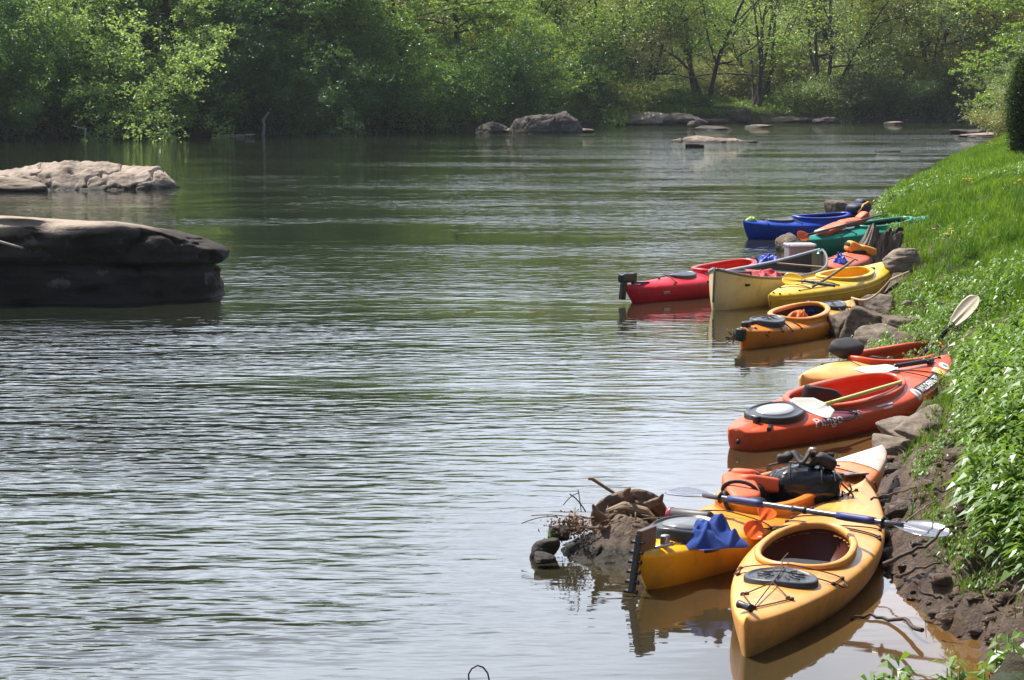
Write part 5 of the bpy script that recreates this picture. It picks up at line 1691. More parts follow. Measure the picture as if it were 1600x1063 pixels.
def keep_off(X_, Y_, rad=None):
    """grass does not grow through the hulls, stones and the stump"""
    ok = np.ones(len(X_), bool)
    for bt, mt in ((k1, m1_), (k2, m2_), (k3, m3_), (k4, m4_), (k5, m5_), (k6, m6_), (k10, m10_), (k11, m11_)):
        inv = np.array(mt.inverted())
        q = np.stack([X_, Y_, 0 * X_ + mt.translation.z + 0.1, 0 * X_ + 1], -1) @ inv.T
        ok &= ~((np.abs(q[:, 0]) < bt.L / 2 - 0.12) & (np.abs(q[:, 1]) < bt.hb(q[:, 0]) * 0.97))
    ok &= ~((np.hypot(X_ - ps.x - 0.1, (Y_ - ps.y - 0.1)) < 0.42))
    return ok


# turf, upper bank
n0 = 420000
X_, Y_, d_ = scatter(n0, 11, 62, 0.2, 12, rg, 0.75)
pat = fbm(np.stack([X_ * 0.7, Y_ * 0.7, 0 * X_], -1), 3, 31)
lim = np.where(Y_ < 17, 0.85, 0.24) + 0.22 * pat
ok = (d_ > lim) & (rg.random(len(X_)) < np.clip((d_ - lim) * 2.0 + 0.25, 0, 1)) & keep_off(X_, Y_)
X_, Y_, d_, pat = X_[ok], Y_[ok], d_[ok], pat[ok]
hh = (0.07 + 0.09 * rg.random(len(X_)) + 0.05 * np.clip(pat + 0.3, 0, 1)) * (0.75 + 0.35 * sstep(d_, 0.5, 2.0)) * (1 + 0.8 * sstep(Y_, 34, 44))
ww = (0.006 + 0.005 * rg.random(len(X_))) * np.clip(Y_ / 18, 0.8, 2.2)
var = np.clip(0.5 + 0.35 * pat + rg.normal(0, 0.2, len(X_)), 0, 1)
tag(link('bank_grass', blades('bank_grass', X_, Y_, hh, ww, rg, 0.5, var=var), M['grass']), 'bright green spring grass covering the near bank', 'grass', kind='stuff')
# rank tufts standing out of the turf
nt_ = 520
Xc, Yc_, dc = scatter(nt_, 19.5, 58, 0.35, 8, rg, 0.8)
ok = keep_off(Xc, Yc_); Xc, Yc_ = Xc[ok], Yc_[ok]
per = 55
X_ = np.repeat(Xc, per) + rg.normal(0, 0.055, len(Xc) * per); Y_ = np.repeat(Yc_, per) + rg.normal(0, 0.055, len(Xc) * per)
ok = keep_off(X_, Y_); X_, Y_ = X_[ok], Y_[ok]
tint = np.repeat(rg.random(len(Xc)), per)[ok]
tag(link('grass_tufts', blades('grass_tufts', X_, Y_, 0.14 + 0.20 * rg.random(len(X_)), 0.007 + 0.006 * rg.random(len(X_)), rg, 0.55, var=np.clip(tint * 0.8 + rg.normal(0, 0.15, len(X_)), 0, 1)), M['grass']), 'rank longer grass tufts standing out of the turf', 'grass', kind='stuff')
# sparse tufts down on the mud and dry bents among the stones
X_, Y_, d_ = scatter(60000, 9.5, 40, 0.1, 1.6, rg, 0.8)
pat = fbm(np.stack([X_ * 2.6, Y_ * 2.0, 0 * X_], -1), 3, 77)
ok = (pat > 0.02) & (d_ > 0.18) & keep_off(X_, Y_)
X_, Y_, pat = X_[ok], Y_[ok], pat[ok]
tag(link('mud_tufts', blades('mud_tufts', X_, Y_, 0.05 + 0.10 * rg.random(len(X_)), 0.006 + 0.004 * rg.random(len(X_)), rg, 0.7, var=rg.random(len(X_)) * 0.8), M['grass']), 'thin grass tufts growing on the muddy slope', 'grass', kind='stuff')
X_, Y_, d_ = scatter(52000, 9.5, 48, 0.15, 6.0, rg, 0.8)
pat = fbm(np.stack([X_ * 1.6, Y_ * 1.6, 0 * X_], -1), 3, 99)
ok = (pat > 0.22) & keep_off(X_, Y_)
X_, Y_ = X_[ok], Y_[ok]
tag(link('dry_grass', blades('dry_grass', X_, Y_, 0.05 + 0.12 * rg.random(len(X_)), 0.004 + 0.003 * rg.random(len(X_)), rg, 1.1), M['drygrass']), 'straw coloured dead grass strewn over the bank', 'dry grass', kind='stuff')


def weed_mesh(name, X_, Y_, Hh, leafL, rg, zf=bank_z, whorls=5, per=5):
    """leafy stems: whorls of narrow pointed leaves that arch outwards"""
    n = len(X_)
    Z_ = zf(X_, Y_)
    base = np.stack([X_, Y_, Z_], -1)
    lean = rg.normal(size=(n, 2)) * 0.18 + np.array([-0.05, -0.05])
    Vs_, var_ = [], []
    sV = []
    for k in range(whorls):
        f = (k + 1.0) / whorls
        for j in range(per):
            az = rg.uniform(0, 2 * PI, n) * 0.35 + j * 2 * PI / per + k * 1.1
            c = base + np.stack([lean[:, 0] * Hh * f, lean[:, 1] * Hh * f, Hh * f * rg.uniform(0.85, 1.05, n)], -1)
            L_ = leafL * (1.15 - 0.55 * f) * rg.uniform(0.7, 1.2, n)
            rise = rg.uniform(-0.1, 0.75, n) * (0.5 + f * 0.7)
            o = np.stack([np.cos(az), np.sin(az), rise], -1); o /= np.linalg.norm(o, axis=1)[:, None]
            sd_ = np.stack([-np.sin(az), np.cos(az), rg.normal(0, 0.35, n)], -1)
            W_ = L_ * rg.uniform(0.20, 0.34, n)
            dn = np.array([0, 0, -1.0])
            p0 = c; p1 = c + o * (L_ * 0.5)[:, None]; p2 = c + o * L_[:, None] + dn * (L_ * 0.28)[:, None]
            v4 = np.stack([p0, p1 - sd_ * W_[:, None] / 2 + np.array([0, 0, 0.012]), p2, p1 + sd_ * W_[:, None] / 2 + np.array([0, 0, 0.012])], 1)
            Vs_.append(v4); var_.append(np.clip(0.25 + 0.5 * f + rg.normal(0, 0.18, n), 0, 1))
    V = np.concatenate(Vs_).reshape(-1, 3); m = len(V) // 4
    return mesh_np(name, V, np.arange(m * 4).reshape(-1, 4), smooth=False, attrs={'var': np.repeat(np.concatenate(var_), 4)})


# the dense leafy patch right of the red kayaks, overhanging the mud
X_, Y_, d_ = scatter(9000, 9.6, 17.5, 0.35, 3.2, rg, 1.0)
pat = fbm(np.stack([X_ * 1.3, Y_ * 1.0, 0 * X_], -1), 3, 55)
lim = np.interp(Y_, [9.6, 10.5, 12.0, 13.5, 14.5, 16.0, 17.5], [0.55, 0.42, 0.46, 0.70, 0.50, 0.40, 0.65]) + 0.13 * pat
ok = (d_ > lim) & keep_off(X_, Y_)
X_, Y_, d_ = X_[ok], Y_[ok], d_[ok]
hgt = rg.uniform(0.12, 0.34, len(X_)) * np.interp(Y_, [9.6, 15, 17.5], [1.0, 0.95, 0.7])
tag(link('leafy_weeds', weed_mesh('leafy_weeds', X_, Y_, hgt, 0.145, rg), M['weed']), 'dense patch of tall weeds with pointed leaves overhanging the mud', 'weeds', kind='stuff')
# broad-leaved growth scattered higher up in the grass
X_, Y_, d_ = scatter(12000, 18.6, 46, 0.3, 7, rg, 0.8)
pat = fbm(np.stack([X_ * 0.55, Y_ * 0.40, 0 * X_], -1), 3, 15)
ok = (pat > 0.08) & keep_off(X_, Y_)
X_, Y_ = X_[ok], Y_[ok]
tag(link('bank_herbs', weed_mesh('bank_herbs', X_, Y_, rg.uniform(0.08, 0.24, len(X_)), 0.11, rg, whorls=4, per=4), M['weed']), 'broad leaved herbs growing in patches through the grass of the upper bank', 'herbs', kind='stuff')
# low creeping leaves on the mud, and the leafy clump over the stones
X_, Y_, d_ = scatter(2600, 10.2, 15.5, 0.25, 1.0, rg)
pat = fbm(np.stack([X_ * 2.2, Y_ * 1.8, 0 * X_], -1), 3, 65)
ok = (pat > 0.1) & keep_off(X_, Y_)
tag(link('creeping_leaves', weed_mesh('creeping_leaves', X_[ok], Y_[ok], rg.uniform(0.03, 0.10, ok.sum()), 0.055, rg, whorls=2, per=4), M['weed']), 'small creeping leaves on the bare mud by the nearest paddle blade', 'ground cover', kind='stuff')
n = 420
cx_ = P(1415, 500, 0.45)
X_ = cx_.x + rg.normal(0, 0.26, n); Y_ = cx_.y + rg.normal(0, 0.55, n)
tag(link('leafy_clump', weed_mesh('leafy_clump', X_, Y_, rg.uniform(0.06, 0.26, n), 0.08, rg, whorls=4, per=4), M['weed']), 'leafy clump hanging over the stones behind the red kayaks', 'plant')
# plants in the foreground at the bottom edge
GF = 'leafy plants at the bottom edge'
for k_, (px, yy, lb) in enumerate([(1385, 9.0, 'leafy sprig at the bottom edge, leftmost of the foreground plants'), (1420, 8.95, 'two leaved bright sprig at the bottom edge, second foreground plant from the left'), (1500, 9.0, 'fan of upright leaves at the bottom edge below the muddy inlet'), (1545, 9.1, 'leafy sprig at the bottom edge right of the upright fan'), (1585, 9.2, 'tallest foreground plant, in the bottom right corner')]):
    q = PY(px, 1075, yy)
    n = 3
    X_ = q.x + rg.normal(0, 0.035, n); Y_ = yy + rg.normal(0, 0.06, n)
    top_ = float(PY(px, [1038, 1030, 1036, 1042, 985][k_], yy).z)
    zf = lambda a_, b__, t0=top_: np.full(len(a_), t0 - 0.21)
    e = link('leafy_plant', weed_mesh('leafy_plant', X_, Y_, rg.uniform(0.14, 0.20, n), 0.17, rg, zf=zf, whorls=3, per=3), M['weed'])
    mb = MB()
    for x__, y__ in zip(X_, Y_):
        mb.tube([(x__, y__, float(bank_z(np.array([x__]), np.array([y__]))[0]) - 0.03), (x__ - 0.01, y__, top_ - 0.15), (x__ - 0.015, y__, top_ - 0.03)], 0.0035, 5)
    st = mb.build('stem', M['weed_stem'], e)
    tag(e, lb, 'plant', GF)

q = pd(862, 852, 12.35)
X_ = q.x + rg.normal(0, 0.02, 6); Y_ = q.y + rg.normal(0, 0.02, 6)
tag(link('sprout', weed_mesh('sprout', X_, Y_, rg.uniform(0.03, 0.09, 6), 0.045, rg, zf=lambda a_, b__: np.full(len(a_), q.z - 0.02), whorls=3, per=3), M['weed']), 'tiny green sprout at the left end of the driftwood heap', 'plant')

# yellow flowers
M['petal'] = simple('yellow_petal', (0.72, 0.48, 0.02), 0.5, nz=0.1)
GFL = 'yellow flowers in the grass'
for k_, (px, py, z, lb) in enumerate([(1469, 362, 0.95, 'pair of yellow flowers above the broad leaves right of the stump'), (1513, 282, 1.1, 'single yellow flower high on the slope'), (1597, 285, 1.3, 'yellow flower at the right edge under the conifer'), (1547, 225, 1.15, 'yellow flowers at the pale shrub on the brow')]):
    q = P(px, py, z)
    gz = float(bank_z(np.array([q.x]), np.array([q.y]))[0])
    e = thing('yellow_flower', lb, 'flower', Matrix.Translation((q.x, q.y, gz)), GFL)
    mb = MB(); st = MB()
    for j in range(5):
        x__, y__ = rg.normal(0, 0.07), rg.normal(0, 0.07); hz = max(0.08, z - gz) + rg.uniform(-.04, .04)
        mb = MB(); mb.pad((x__, y__, hz), (0.022, 0.022, 0.014), nu=8, nv=6)
        for a__ in np.linspace(0, 2 * PI, 6)[:-1]:
            mb.pad((x__ + 0.015 * math.cos(a__), y__ + 0.015 * math.sin(a__), hz), (0.018, 0.018, 0.012), nu=8, nv=5)
        st = MB(); st.tube([(x__, y__, -0.02), (x__, y__, hz)], 0.003, 5)
        mb.build('petals', M['petal'], st.build('stem', M['weed_stem'], e))

# clipped dark conifer at the right edge
rgc = np.random.default_rng(3)
qc = P(1600, 238, 1.3)
hc = 1.95
nn_ = 34000
v = rgc.random(nn_); a = rgc.uniform(0, 2 * PI, nn_)
prof_ = np.interp(v, [0, 0.08, 0.3, 0.55, 0.8, 0.93, 1.0], [0.30, 0.36, 0.42, 0.43, 0.34, 0.22, 0.05])
lump = 1 + 0.10 * fbm(np.stack([np.cos(a) * 2, np.sin(a) * 2, v * 5], -1), 4, 4)
rr_ = prof_ * lump * (1 - 0.25 * rgc.random(nn_) ** 2.5 + 0.30 * rgc.random(nn_) ** 7)
C = np.stack([rr_ * np.cos(a), rr_ * np.sin(a), 0.02 + v * hc], -1)
tcf = thing('conifer', 'clipped dense dark green conifer at the right edge, its tip outlined by sun', 'conifer', Matrix.Translation((qc.x + 0.12, qc.y, 1.25)))
M['conifer'] = leafmat('conifer_sprays', (0.012, 0.035, 0.008), (0.09, 0.14, 0.02), trans=0.4, gloss=0.06)
link('crown', leaves_mesh('conifer_crown', C, rgc.uniform(.035, .075, nn_), rgc.uniform(.012, .022, nn_), rgc, np.clip(rgc.random(nn_) * 0.7 + 0.5 * (v > 0.7) * rgc.random(nn_), 0, 1), 0.3, 1.2), M['conifer'], tcf)
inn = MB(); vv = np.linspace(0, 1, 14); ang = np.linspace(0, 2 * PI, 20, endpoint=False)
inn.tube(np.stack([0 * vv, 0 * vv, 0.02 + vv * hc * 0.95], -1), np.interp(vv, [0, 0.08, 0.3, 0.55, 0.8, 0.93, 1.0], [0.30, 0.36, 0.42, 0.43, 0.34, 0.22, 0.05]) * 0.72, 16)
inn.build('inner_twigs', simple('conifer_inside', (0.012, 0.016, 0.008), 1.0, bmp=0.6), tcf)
mb = MB(); mb.tube([(0, 0, -0.25), (0, 0, 0.1)], 0.05, 8); mb.build('trunk', M['bark'], tcf)

# pale shrubs and trees on the brow behind the conifer
def brow(px, Y_): return (px - 800) / FPX * Y_, Y_
GB = 'growth on the brow of the near bank'
for px, Y_, key, sc, col, lb in [
    (1580, 66, 'shrub_two', 0.42, (0.13, 0.14, 0.055), 'pale shrub at the water edge left of the conifer'),
    (1612, 74, 'shrub', 0.5, (0.12, 0.15, 0.06), 'grey green shrub behind the conifer at the bank tip'),
    (1655, 92, 'big_bush', 0.55, (0.10, 0.14, 0.05), 'taller green bush at the right edge behind the conifer')]:
    x, y = brow(px, Y_)
    tree(key, x, y, sc, px * 0.1, col, lb, GB, 'shrub', bank_z)
for px, inl, key, sc, col, lb in [
    (1525, 6.0, 'open', 1.0, OR, 'tree flushed with orange buds on the far bank at the bend'),
    (1450, 5.5, 'open', 1.0, YL, 'airy yellow green tree with thin dark limbs at the bend'),
    (1590, 5.5, 'open', 0.95, BR, 'bright green tree between the orange budded tree and the right edge')]:
    x, y = far_at(px, inl)
    tree(key, x, y, sc, px * 0.1, col, lb, GT, 'tree')
for px, Y_, key, sc, col, lb in [
    (1668, 98, 'broad', 0.8, BR, 'green tree beyond the upper right corner on the near bank')]:
    x, y = brow(px, Y_)
    tree(key, x, y, sc, px * 0.1, col, lb, GT, 'tree', bank_z)

# roots, sticks and lumps on the mud
M['root'] = simple('wet_root', (0.06, 0.038, 0.026), 0.7, nz=0.4, bmp=0.5)
GR = 'roots and sticks on the mud'
for k_, (pts, r__, lb) in enumerate([
    ([(1440, 985, .06), (1410, 968, .03), (1360, 962, .01), (1330, 966, .01)], .012, 'long dark stick lying at the waterline by the nearest kayak'),
    ([(1380, 880, .25), (1410, 870, .30), (1450, 850, .36), (1490, 820, .45)], .012, 'thin root running up the mud above the inlet'),
    ([(1400, 905, .18), (1430, 890, .26), (1470, 880, .30)], .010, 'short bent root just under the paddle blade'),
    ([(1415, 815, .40), (1450, 790, .45), (1490, 765, .52)], .005, 'thin dry stalk slanting across the upper mud'),
    ([(1360, 780, .30), (1390, 772, .33), (1430, 762, .40)], .007, 'twig by the bank end of the nearest kayak'),
    ([(1470, 935, .20), (1440, 925, .22), (1425, 905, .27)], .009, 'forked bit of root low on the mud')]):
    P3 = [P(a_, b__, c_) for a_, b__, c_ in pts]
    P3 = [(p.x, p.y, max(p.z, float(bank_z(np.array([p.x]), np.array([p.y]))[0]) + r__ * 0.6)) for p in P3]
    t_ = np.linspace(0, len(P3) - 1, 14)
    c = np.stack([np.interp(t_, np.arange(len(P3)), np.array(P3)[:, i]) for i in range(3)], -1) + rg.normal(size=(14, 3)) * r__ * 0.5
    o = MB().tube(c, np.linspace(r__, r__ * 0.5, 14), 7).build('root', M['root'] if r__ > .006 else M['driftwood_pale']); tag(o, lb, 'root', GR)
n = 420
X_, Y_, d_ = scatter(n, 9.8, 15.5, 0.02, 0.85, rg)
Z_ = bank_z(X_, Y_)
mb = MB(); DD = sphere_dirs(12, 8)
for x, y, z in zip(X_, Y_, Z_):
    s_ = min(0.09, 0.022 * math.exp(rg.normal(0, 0.6)))
    Vc = DD * (1 + 0.35 * fbm(DD * 1.8 + rg.uniform(0, 50), 3, 5))[..., None] * np.array([1.2, 1.0, 0.6]) * s_
    mb.grid(Vc + np.array([x, y, z + s_ * 0.15]), cu=True)
o = mb.build('mud_clods', M['bank']); tag(o, 'wet clods and crumbs of mud at the waterline', 'mud', kind='stuff')
n = 900
X_, Y_, d_ = scatter(n, 9.8, 17, 0.15, 1.2, rg)
C = np.stack([X_, Y_, bank_z(X_, Y_) + 0.012], -1)
tag(link('fallen_leaves', leaves_mesh('fallen_leaves', C, rg.uniform(.02, .06, len(C)), rg.uniform(.012, .03, len(C)), rg, None, 2.5, 0.8), M['litter']), 'dead brown leaves scattered over the mud', 'fallen leaves', kind='stuff')
# bent twig standing in the water at the bottom edge
q = P(748, 1064, 0)
mb = MB(); Yq = q.y
mb.tube([tuple(PY(a_, b__, Yq)) for a_, b__ in [(733, 1066), (732, 1054), (737, 1045), (746, 1040), (755, 1043), (762, 1052), (765, 1066)]], 0.004, 6)
tag(mb.build('bent_twig', M['root']), 'thin bent twig arching out of the water at the bottom edge', 'twig')
q = P(1152, 528, 0)
mb = MB()
for k_ in range(7):
    mb.tube([(q.x - 0.02, q.y, -0.02), (q.x + rg.normal(0, .07), q.y + rg.normal(0, .1), rg.uniform(0.02, 0.10))], 0.010, 5)
tag(mb.build('water_debris', M['root']), 'small dark bunch of twigs in the water at the orange kayak stern', 'twigs')
q = P(1186, 396, 0)

# mooring rope of the orange kayak
mb = MB()
a_ = bb(m5_, L5 / 2 - 0.05, 0, float(k5.deck(L5 / 2 - 0.05, 0)) + 0.02)
b_ = P(1392, 437, 0.62); c_ = P(1420, 425, 0.78)
t_ = np.linspace(0, 1, 20)
rp_ = [tuple(a_ * (1 - t) + b_ * t - Vector((0, 0, 0.10 * math.sin(PI * t)))) for t in t_] + [tuple(c_)]
M['rope'] = simple('pale_rope', (0.42, 0.34, 0.22), 0.8)
mb.tube(rp_, 0.011, 6)
tag(mb.build('mooring_rope', M['rope']), 'pale rope running from the orange kayak bow up into the grass', 'rope')


print('T', round(time.time() - T0, 1))
# ------------------------------------------------------------------ paddles
def paddle(label, A, B, shaftm, blm, twist=(0.0, 0.0), grips=None, bl=0.46, bw=0.17, asym=0.0, group='paddles', ferrule=True, blades_=(True, True), shaft_r=0.0155, angular=False):
    A, B = Vector(A), Vector(B)
    M_ = frame(A, B)
    L_ = (B - A).length
    e = thing('paddle', label, 'paddle', M_, group)
    x0, x1 = (-L_ / 2 + (bl * 0.75 if blades_[0] else 0)), (L_ / 2 - (bl * 0.75 if blades_[1] else 0))
    mb = MB(); q = np.linspace(x0, x1, 12); mb.tube([(v, 0, 0) for v in q], shaft_r, 12); mb.build('shaft', shaftm, e)
    if ferrule:
        mb = MB(); mb.tube([(v, 0, 0) for v in np.linspace(-0.05, 0.05, 6)], [shaft_r * 1.1, shaft_r * 1.35, shaft_r * 1.2, shaft_r * 1.2, shaft_r * 1.35, shaft_r * 1.1], 12); mb.build('ferrule', M['black'], e)
    if grips is not None:
        for gx in (-0.36, 0.36):
            mb = MB(); mb.tube([(gx + v, 0, 0) for v in np.linspace(-0.12, 0.12, 6)], [shaft_r * 1.3, shaft_r * 1.5, shaft_r * 1.5, shaft_r * 1.5, shaft_r * 1.5, shaft_r * 1.3], 12); mb.build('grip', grips, e)
        for s_ in (-1, 1):
            xr = s_ * (L_ / 2 - bl - 0.03)
            mb = MB(); mb.tube([(xr - .006, 0, 0), (xr, 0, 0), (xr + .006, 0, 0)], [0.02, 0.034, 0.02], 12); mb.build('drip_ring', M['black'], e)
    for k_, s_ in enumerate((-1, 1)):
        if not blades_[k_]: continue
        u = np.linspace(0, 1, 30)[:, None]; v = np.linspace(-1, 1, 15)[None, :]
        if angular: wv = np.interp(u, [0, 0.18, 0.30, 0.8, 0.97, 1.0], [0.09, 0.16, 0.62, 1.0, 0.95, 0.80])
        else: wv = np.interp(u, [0, 0.12, 0.3, 0.5, 0.7, 0.85, 0.95, 1.0], [0.10, 0.22, 0.66, 0.92, 1.0, 0.88, 0.55, 0.06])
        X_ = (L_ / 2 - bl + u * bl) + 0 * v
        if angular: X_ = X_ + 0.05 * v * u ** 3
        Yv = v * wv * bw / 2 + asym * bw * u * 0.2
        rib = 0.016 * np.exp(-(v / 0.16) ** 2) * (1 - u) ** 0.7
        Z_ = 0.02 * v ** 2 * wv - 0.018 * np.sin(PI * u * 0.5) + rib
        th_ = 0.0035 * np.sqrt(np.clip(1 - v ** 2, 0.05, 1))
        tw_ = twist[k_]
        def rot(G): return np.stack([s_ * G[..., 0], G[..., 1] * math.cos(tw_) - G[..., 2] * math.sin(tw_), G[..., 1] * math.sin(tw_) + G[..., 2] * math.cos(tw_)], -1)
        T_ = rot(np.stack(np.broadcast_arrays(X_, Yv, Z_ + th_), -1)); B_ = rot(np.stack(np.broadcast_arrays(X_, Yv, Z_ - th_ - 0 * rib), -1))
        mb = MB(); mb.grid(T_); mb.grid(B_[:, ::-1])
        for a__, b__ in ((T_[0], B_[0]), (T_[-1], B_[-1]), (T_[:, 0], B_[:, 0]), (T_[:, -1], B_[:, -1])): mb.grid(np.stack([a__, b__]))
        mb.build('blade', blm[k_] if isinstance(blm, (list, tuple)) else blm, e)
    return e


M['clear_blade'] = simple('smoky_clear_blade', (0.34, 0.37, 0.46), 0.16, nz=0.1, trans=0.55)
M['blue_grip'] = simple('blue_grip', (0.03, 0.045, 0.17), 0.55, nz=0.15)
M['shaft_dark'] = simple('dark_shaft', (0.035, 0.037, 0.045), 0.28, nz=0.1)
M['shaft_grey'] = simple('grey_shaft', (0.10, 0.10, 0.12), 0.25, nz=0.1)
M['white_blade'] = simple('white_blade', (0.74, 0.70, 0.62), 0.38, nz=0.04)
M['cream_blade'] = simple('cream_blade', (0.66, 0.58, 0.42), 0.42, nz=0.06)
M['yellow_shaft'] = simple('pale_yellow_shaft', (0.68, 0.60, 0.14), 0.35, nz=0.06)
M['yellow_blade'] = simple('yellow_blade', (0.80, 0.46, 0.01), 0.35, nz=0.06)
M['orange_blade'] = leafmat('orange_blade_plastic', (0.78, 0.16, 0.01), (0.80, 0.19, 0.015), trans=0.35, gloss=0.08)
M['grey_blade'] = simple('grey_blade', (0.16, 0.16, 0.17), 0.3, nz=0.1)

pa, pb = P(1040, 765, 0.34), P(1482, 832, 0.345)
paddle('long paddle with clear blades and blue grips laid across the two nearest kayaks', pa, pb, M['shaft_grey'], M['clear_blade'], (0.15, 0.35), M['blue_grip'], bl=0.36, bw=0.15)
z3 = lambda x, y: float(k3.deck(x, y))
a_ = bb(m3_, -0.66, -0.13, z3(-0.66, -0.13) + 0.055); b_ = bb(m3_, 0.62, -0.22, z3(0.62, -.22) + 0.02)
paddle('paddle with pale yellow shaft and white angular blade lying along the lettered red kayak', P(1262, 640, 0.30), bb(m3_, 0.45, -0.20, z3(0.4, -.2) + 0.05), M['yellow_shaft'], M['white_blade'], (0.45, 0.1), bl=0.42, bw=0.30, angular=True, ferrule=False, blades_=(True, False))
paddle('white blade with a dark shaft tucked under the foredeck cord of the lettered red kayak', bb(m3_, 0.62, 0.20, z3(0.62, .2) + 0.045), bb(m3_, 1.28, -0.03, z3(1.28, 0) + 0.03), M['shaft_dark'], M['white_blade'], (0.15, 0), bl=0.40, bw=0.22, angular=True, ferrule=False, blades_=(True, False), shaft_r=0.02)
pa = bb(m4_, 0.45, -0.05, 0.16); pb = P(1530, 465, 0); 
dirp = None
pbw = PY(1530, 465, pa.y - 0.15)
paddle('paddle with cream blade and dark shaft propped up out of the yellow and red kayak', pa, pbw, M['shaft_dark'], M['cream_blade'], (0, 1.0), bl=0.42, bw=0.17, asym=0.6, blades_=(False, True), shaft_r=0.018)
# black cushion on the far coaming of K4
o = MB().pad((0, 0, 0), (0.46, 0.20, 0.13), p=0.55).build('cushion', M['seat']); o.matrix_world = at_boat(m4_, -0.30, 0.22, float(k4.deck(-0.30, 0.22)) + 0.10, 0.1) @ Matrix.Rotation(0.35, 4, 'X')
tag(o, 'black oval cushion on the far side of the yellow and red kayak', 'cushion')
# yellow canoe paddle over the canoe side
pa = P(1222, 434, 0.40); pb = PY(1305, 447, pa.y - 0.2)
paddle('yellow bladed paddle sticking over the cream canoe side', pa, pb, M['shaft_grey'], M['yellow_blade'], (0.9, 0), bl=0.30, bw=0.17, ferrule=False, blades_=(True, False))
pa = P(1120, 425, 0.44); pb = bb(mc_, -0.2, 0.05, 0.33)
paddle('dark handled paddle lying inside the cream canoe at its near end', pa, pb, M['shaft_dark'], M['grey_blade'], (0.2, 0), bl=0.3, bw=0.15, ferrule=False, blades_=(False, True), shaft_r=0.017)
pa = P(1248, 371, 0.38); pb = P(1300, 366, 0.40)
paddle('orange bladed paddle on the teal kayak tip', pa, bb(m11_, 0.2, 0.1, 0.42), M['shaft_dark'], M['orange_blade'], (0.9, 0), bl=0.34, bw=0.19, ferrule=False, blades_=(True, False))
pa = deck_at(k2, m2_, 1294, 746, 0.03); pb = deck_at(k2, m2_, 1352, 738, 0.03)
paddle('grey flat blade on the bow of the yellow to orange kayak behind the black bag', pb, pa, M['shaft_dark'], M['grey_blade'], (0.1, 0), bl=0.30, bw=0.15, ferrule=False, blades_=(True, False))
# orange paddle blade end standing on K2
pa, pb = bb(m2_, -0.62, -0.22, 0.36), bb(m2_, -0.36, -0.10, 0.46)
paddle('small translucent orange paddle leaning by the cockpit with the life vest', deck_at(k2, m2_, 1171, 838, 0.01), deck_at(k2, m2_, 1205, 790, 0.09), M['orange_blade'], M['orange_blade'], (0.6, 0.6), bl=0.19, bw=0.12, ferrule=False, shaft_r=0.012)
# bare branch handle lying from canoe to yellow kayak
mb = MB(); c = [P(1270, 448, 0.32), P(1310, 425, 0.42), P(1335, 405, 0.50)]
mb.tube([tuple(c[0] * (1 - t) ** 2 + c[1] * 2 * t * (1 - t) + c[2] * t * t) for t in np.linspace(0, 1, 12)], 0.016, 7)
tag(mb.build('branch', M['driftwood_pale']), 'pale bare branch leaning between the canoe tip and the stump', 'branch')


print('T', round(time.time() - T0, 1))
# ------------------------------------------------------------------ bags, cloths, vests
def crumple(name, label, cat, mat, M_, size, seed, amp=0.30, n=70, base=True, freq=3.2, col2=None):
    """a heaped cloth: many soft folds on a dome, hem lying on whatever carries it"""
    u = np.linspace(-1, 1, n)
    U_, V_ = np.meshgrid(u, u, indexing='ij')
    r = np.sqrt(U_ ** 2 + V_ ** 2)
    ang = np.arctan2(V_, U_)
    edge = 0.86 + 0.13 * np.sin(ang * 3 + seed) + 0.07 * np.sin(ang * 7 + seed * 2)
    q = np.clip(r / edge, 0, 1.4)
    h = np.clip(1 - q ** 2.2, 0, 1) ** 0.75
    p = np.stack([U_ * freq * 0.5, V_ * freq * 0.5, 0 * U_ + seed], -1)
    wr = np.stack([fbm(p + 3, 2, seed), fbm(p + 9, 2, seed + 5), 0 * U_], -1)
    rf = np.random.default_rng(seed * 7 + 1)
    acc = 0.0
    nf = int(4 + freq * 3)
    for k in range(nf):                      # rounded folds thrown over one another
        rr0 = 0.75 * math.sqrt(rf.random()); a0 = rf.uniform(0, 2 * PI); th = rf.uniform(0, PI)
        du = U_ + 0.16 * wr[..., 0] - rr0 * math.cos(a0); dv = V_ + 0.16 * wr[..., 1] - rr0 * math.sin(a0)
        al = du * math.cos(th) + dv * math.sin(th); ac = -du * math.sin(th) + dv * math.cos(th)
        ac = ac + 0.35 * al ** 2 * rf.choice([-1, 1])
        wd = rf.uniform(0.09, 0.17) * 3.2 / freq; ln = rf.uniform(0.35, 0.7)
        acc = acc + np.exp(9 * (rf.uniform(0.45, 1.0) * np.exp(-(ac / wd) ** 2 - (al / ln) ** 4)))
    folds = np.log(acc) / 9 - math.log(nf) / 9
    Z_ = h * (0.42 + 2.2 * amp * folds + 0.05 * wr[..., 0]) + 0.02 * (1 - h)
    sq = np.where(q > 1, 1 / np.maximum(q, 1e-6), 1.0)
    G = np.stack([U_ * sq + 0.10 * wr[..., 0] * h, V_ * sq + 0.10 * wr[..., 1] * h, np.clip(Z_, 0, None)], -1) * np.array(size) * np.array([0.5, 0.5, 1])
    for _ in range(2):
        A_ = np.pad(G, ((1, 1), (1, 1), (0, 0)), 'edge')
        G = 0.4 * G + 0.15 * (A_[2:, 1:-1] + A_[:-2, 1:-1] + A_[1:-1, 2:] + A_[1:-1, :-2])
    mb = MB(); mb.grid(G)
    o = mb.build(name, mat)
    o.matrix_world = M_
    return tag(o, label, cat)




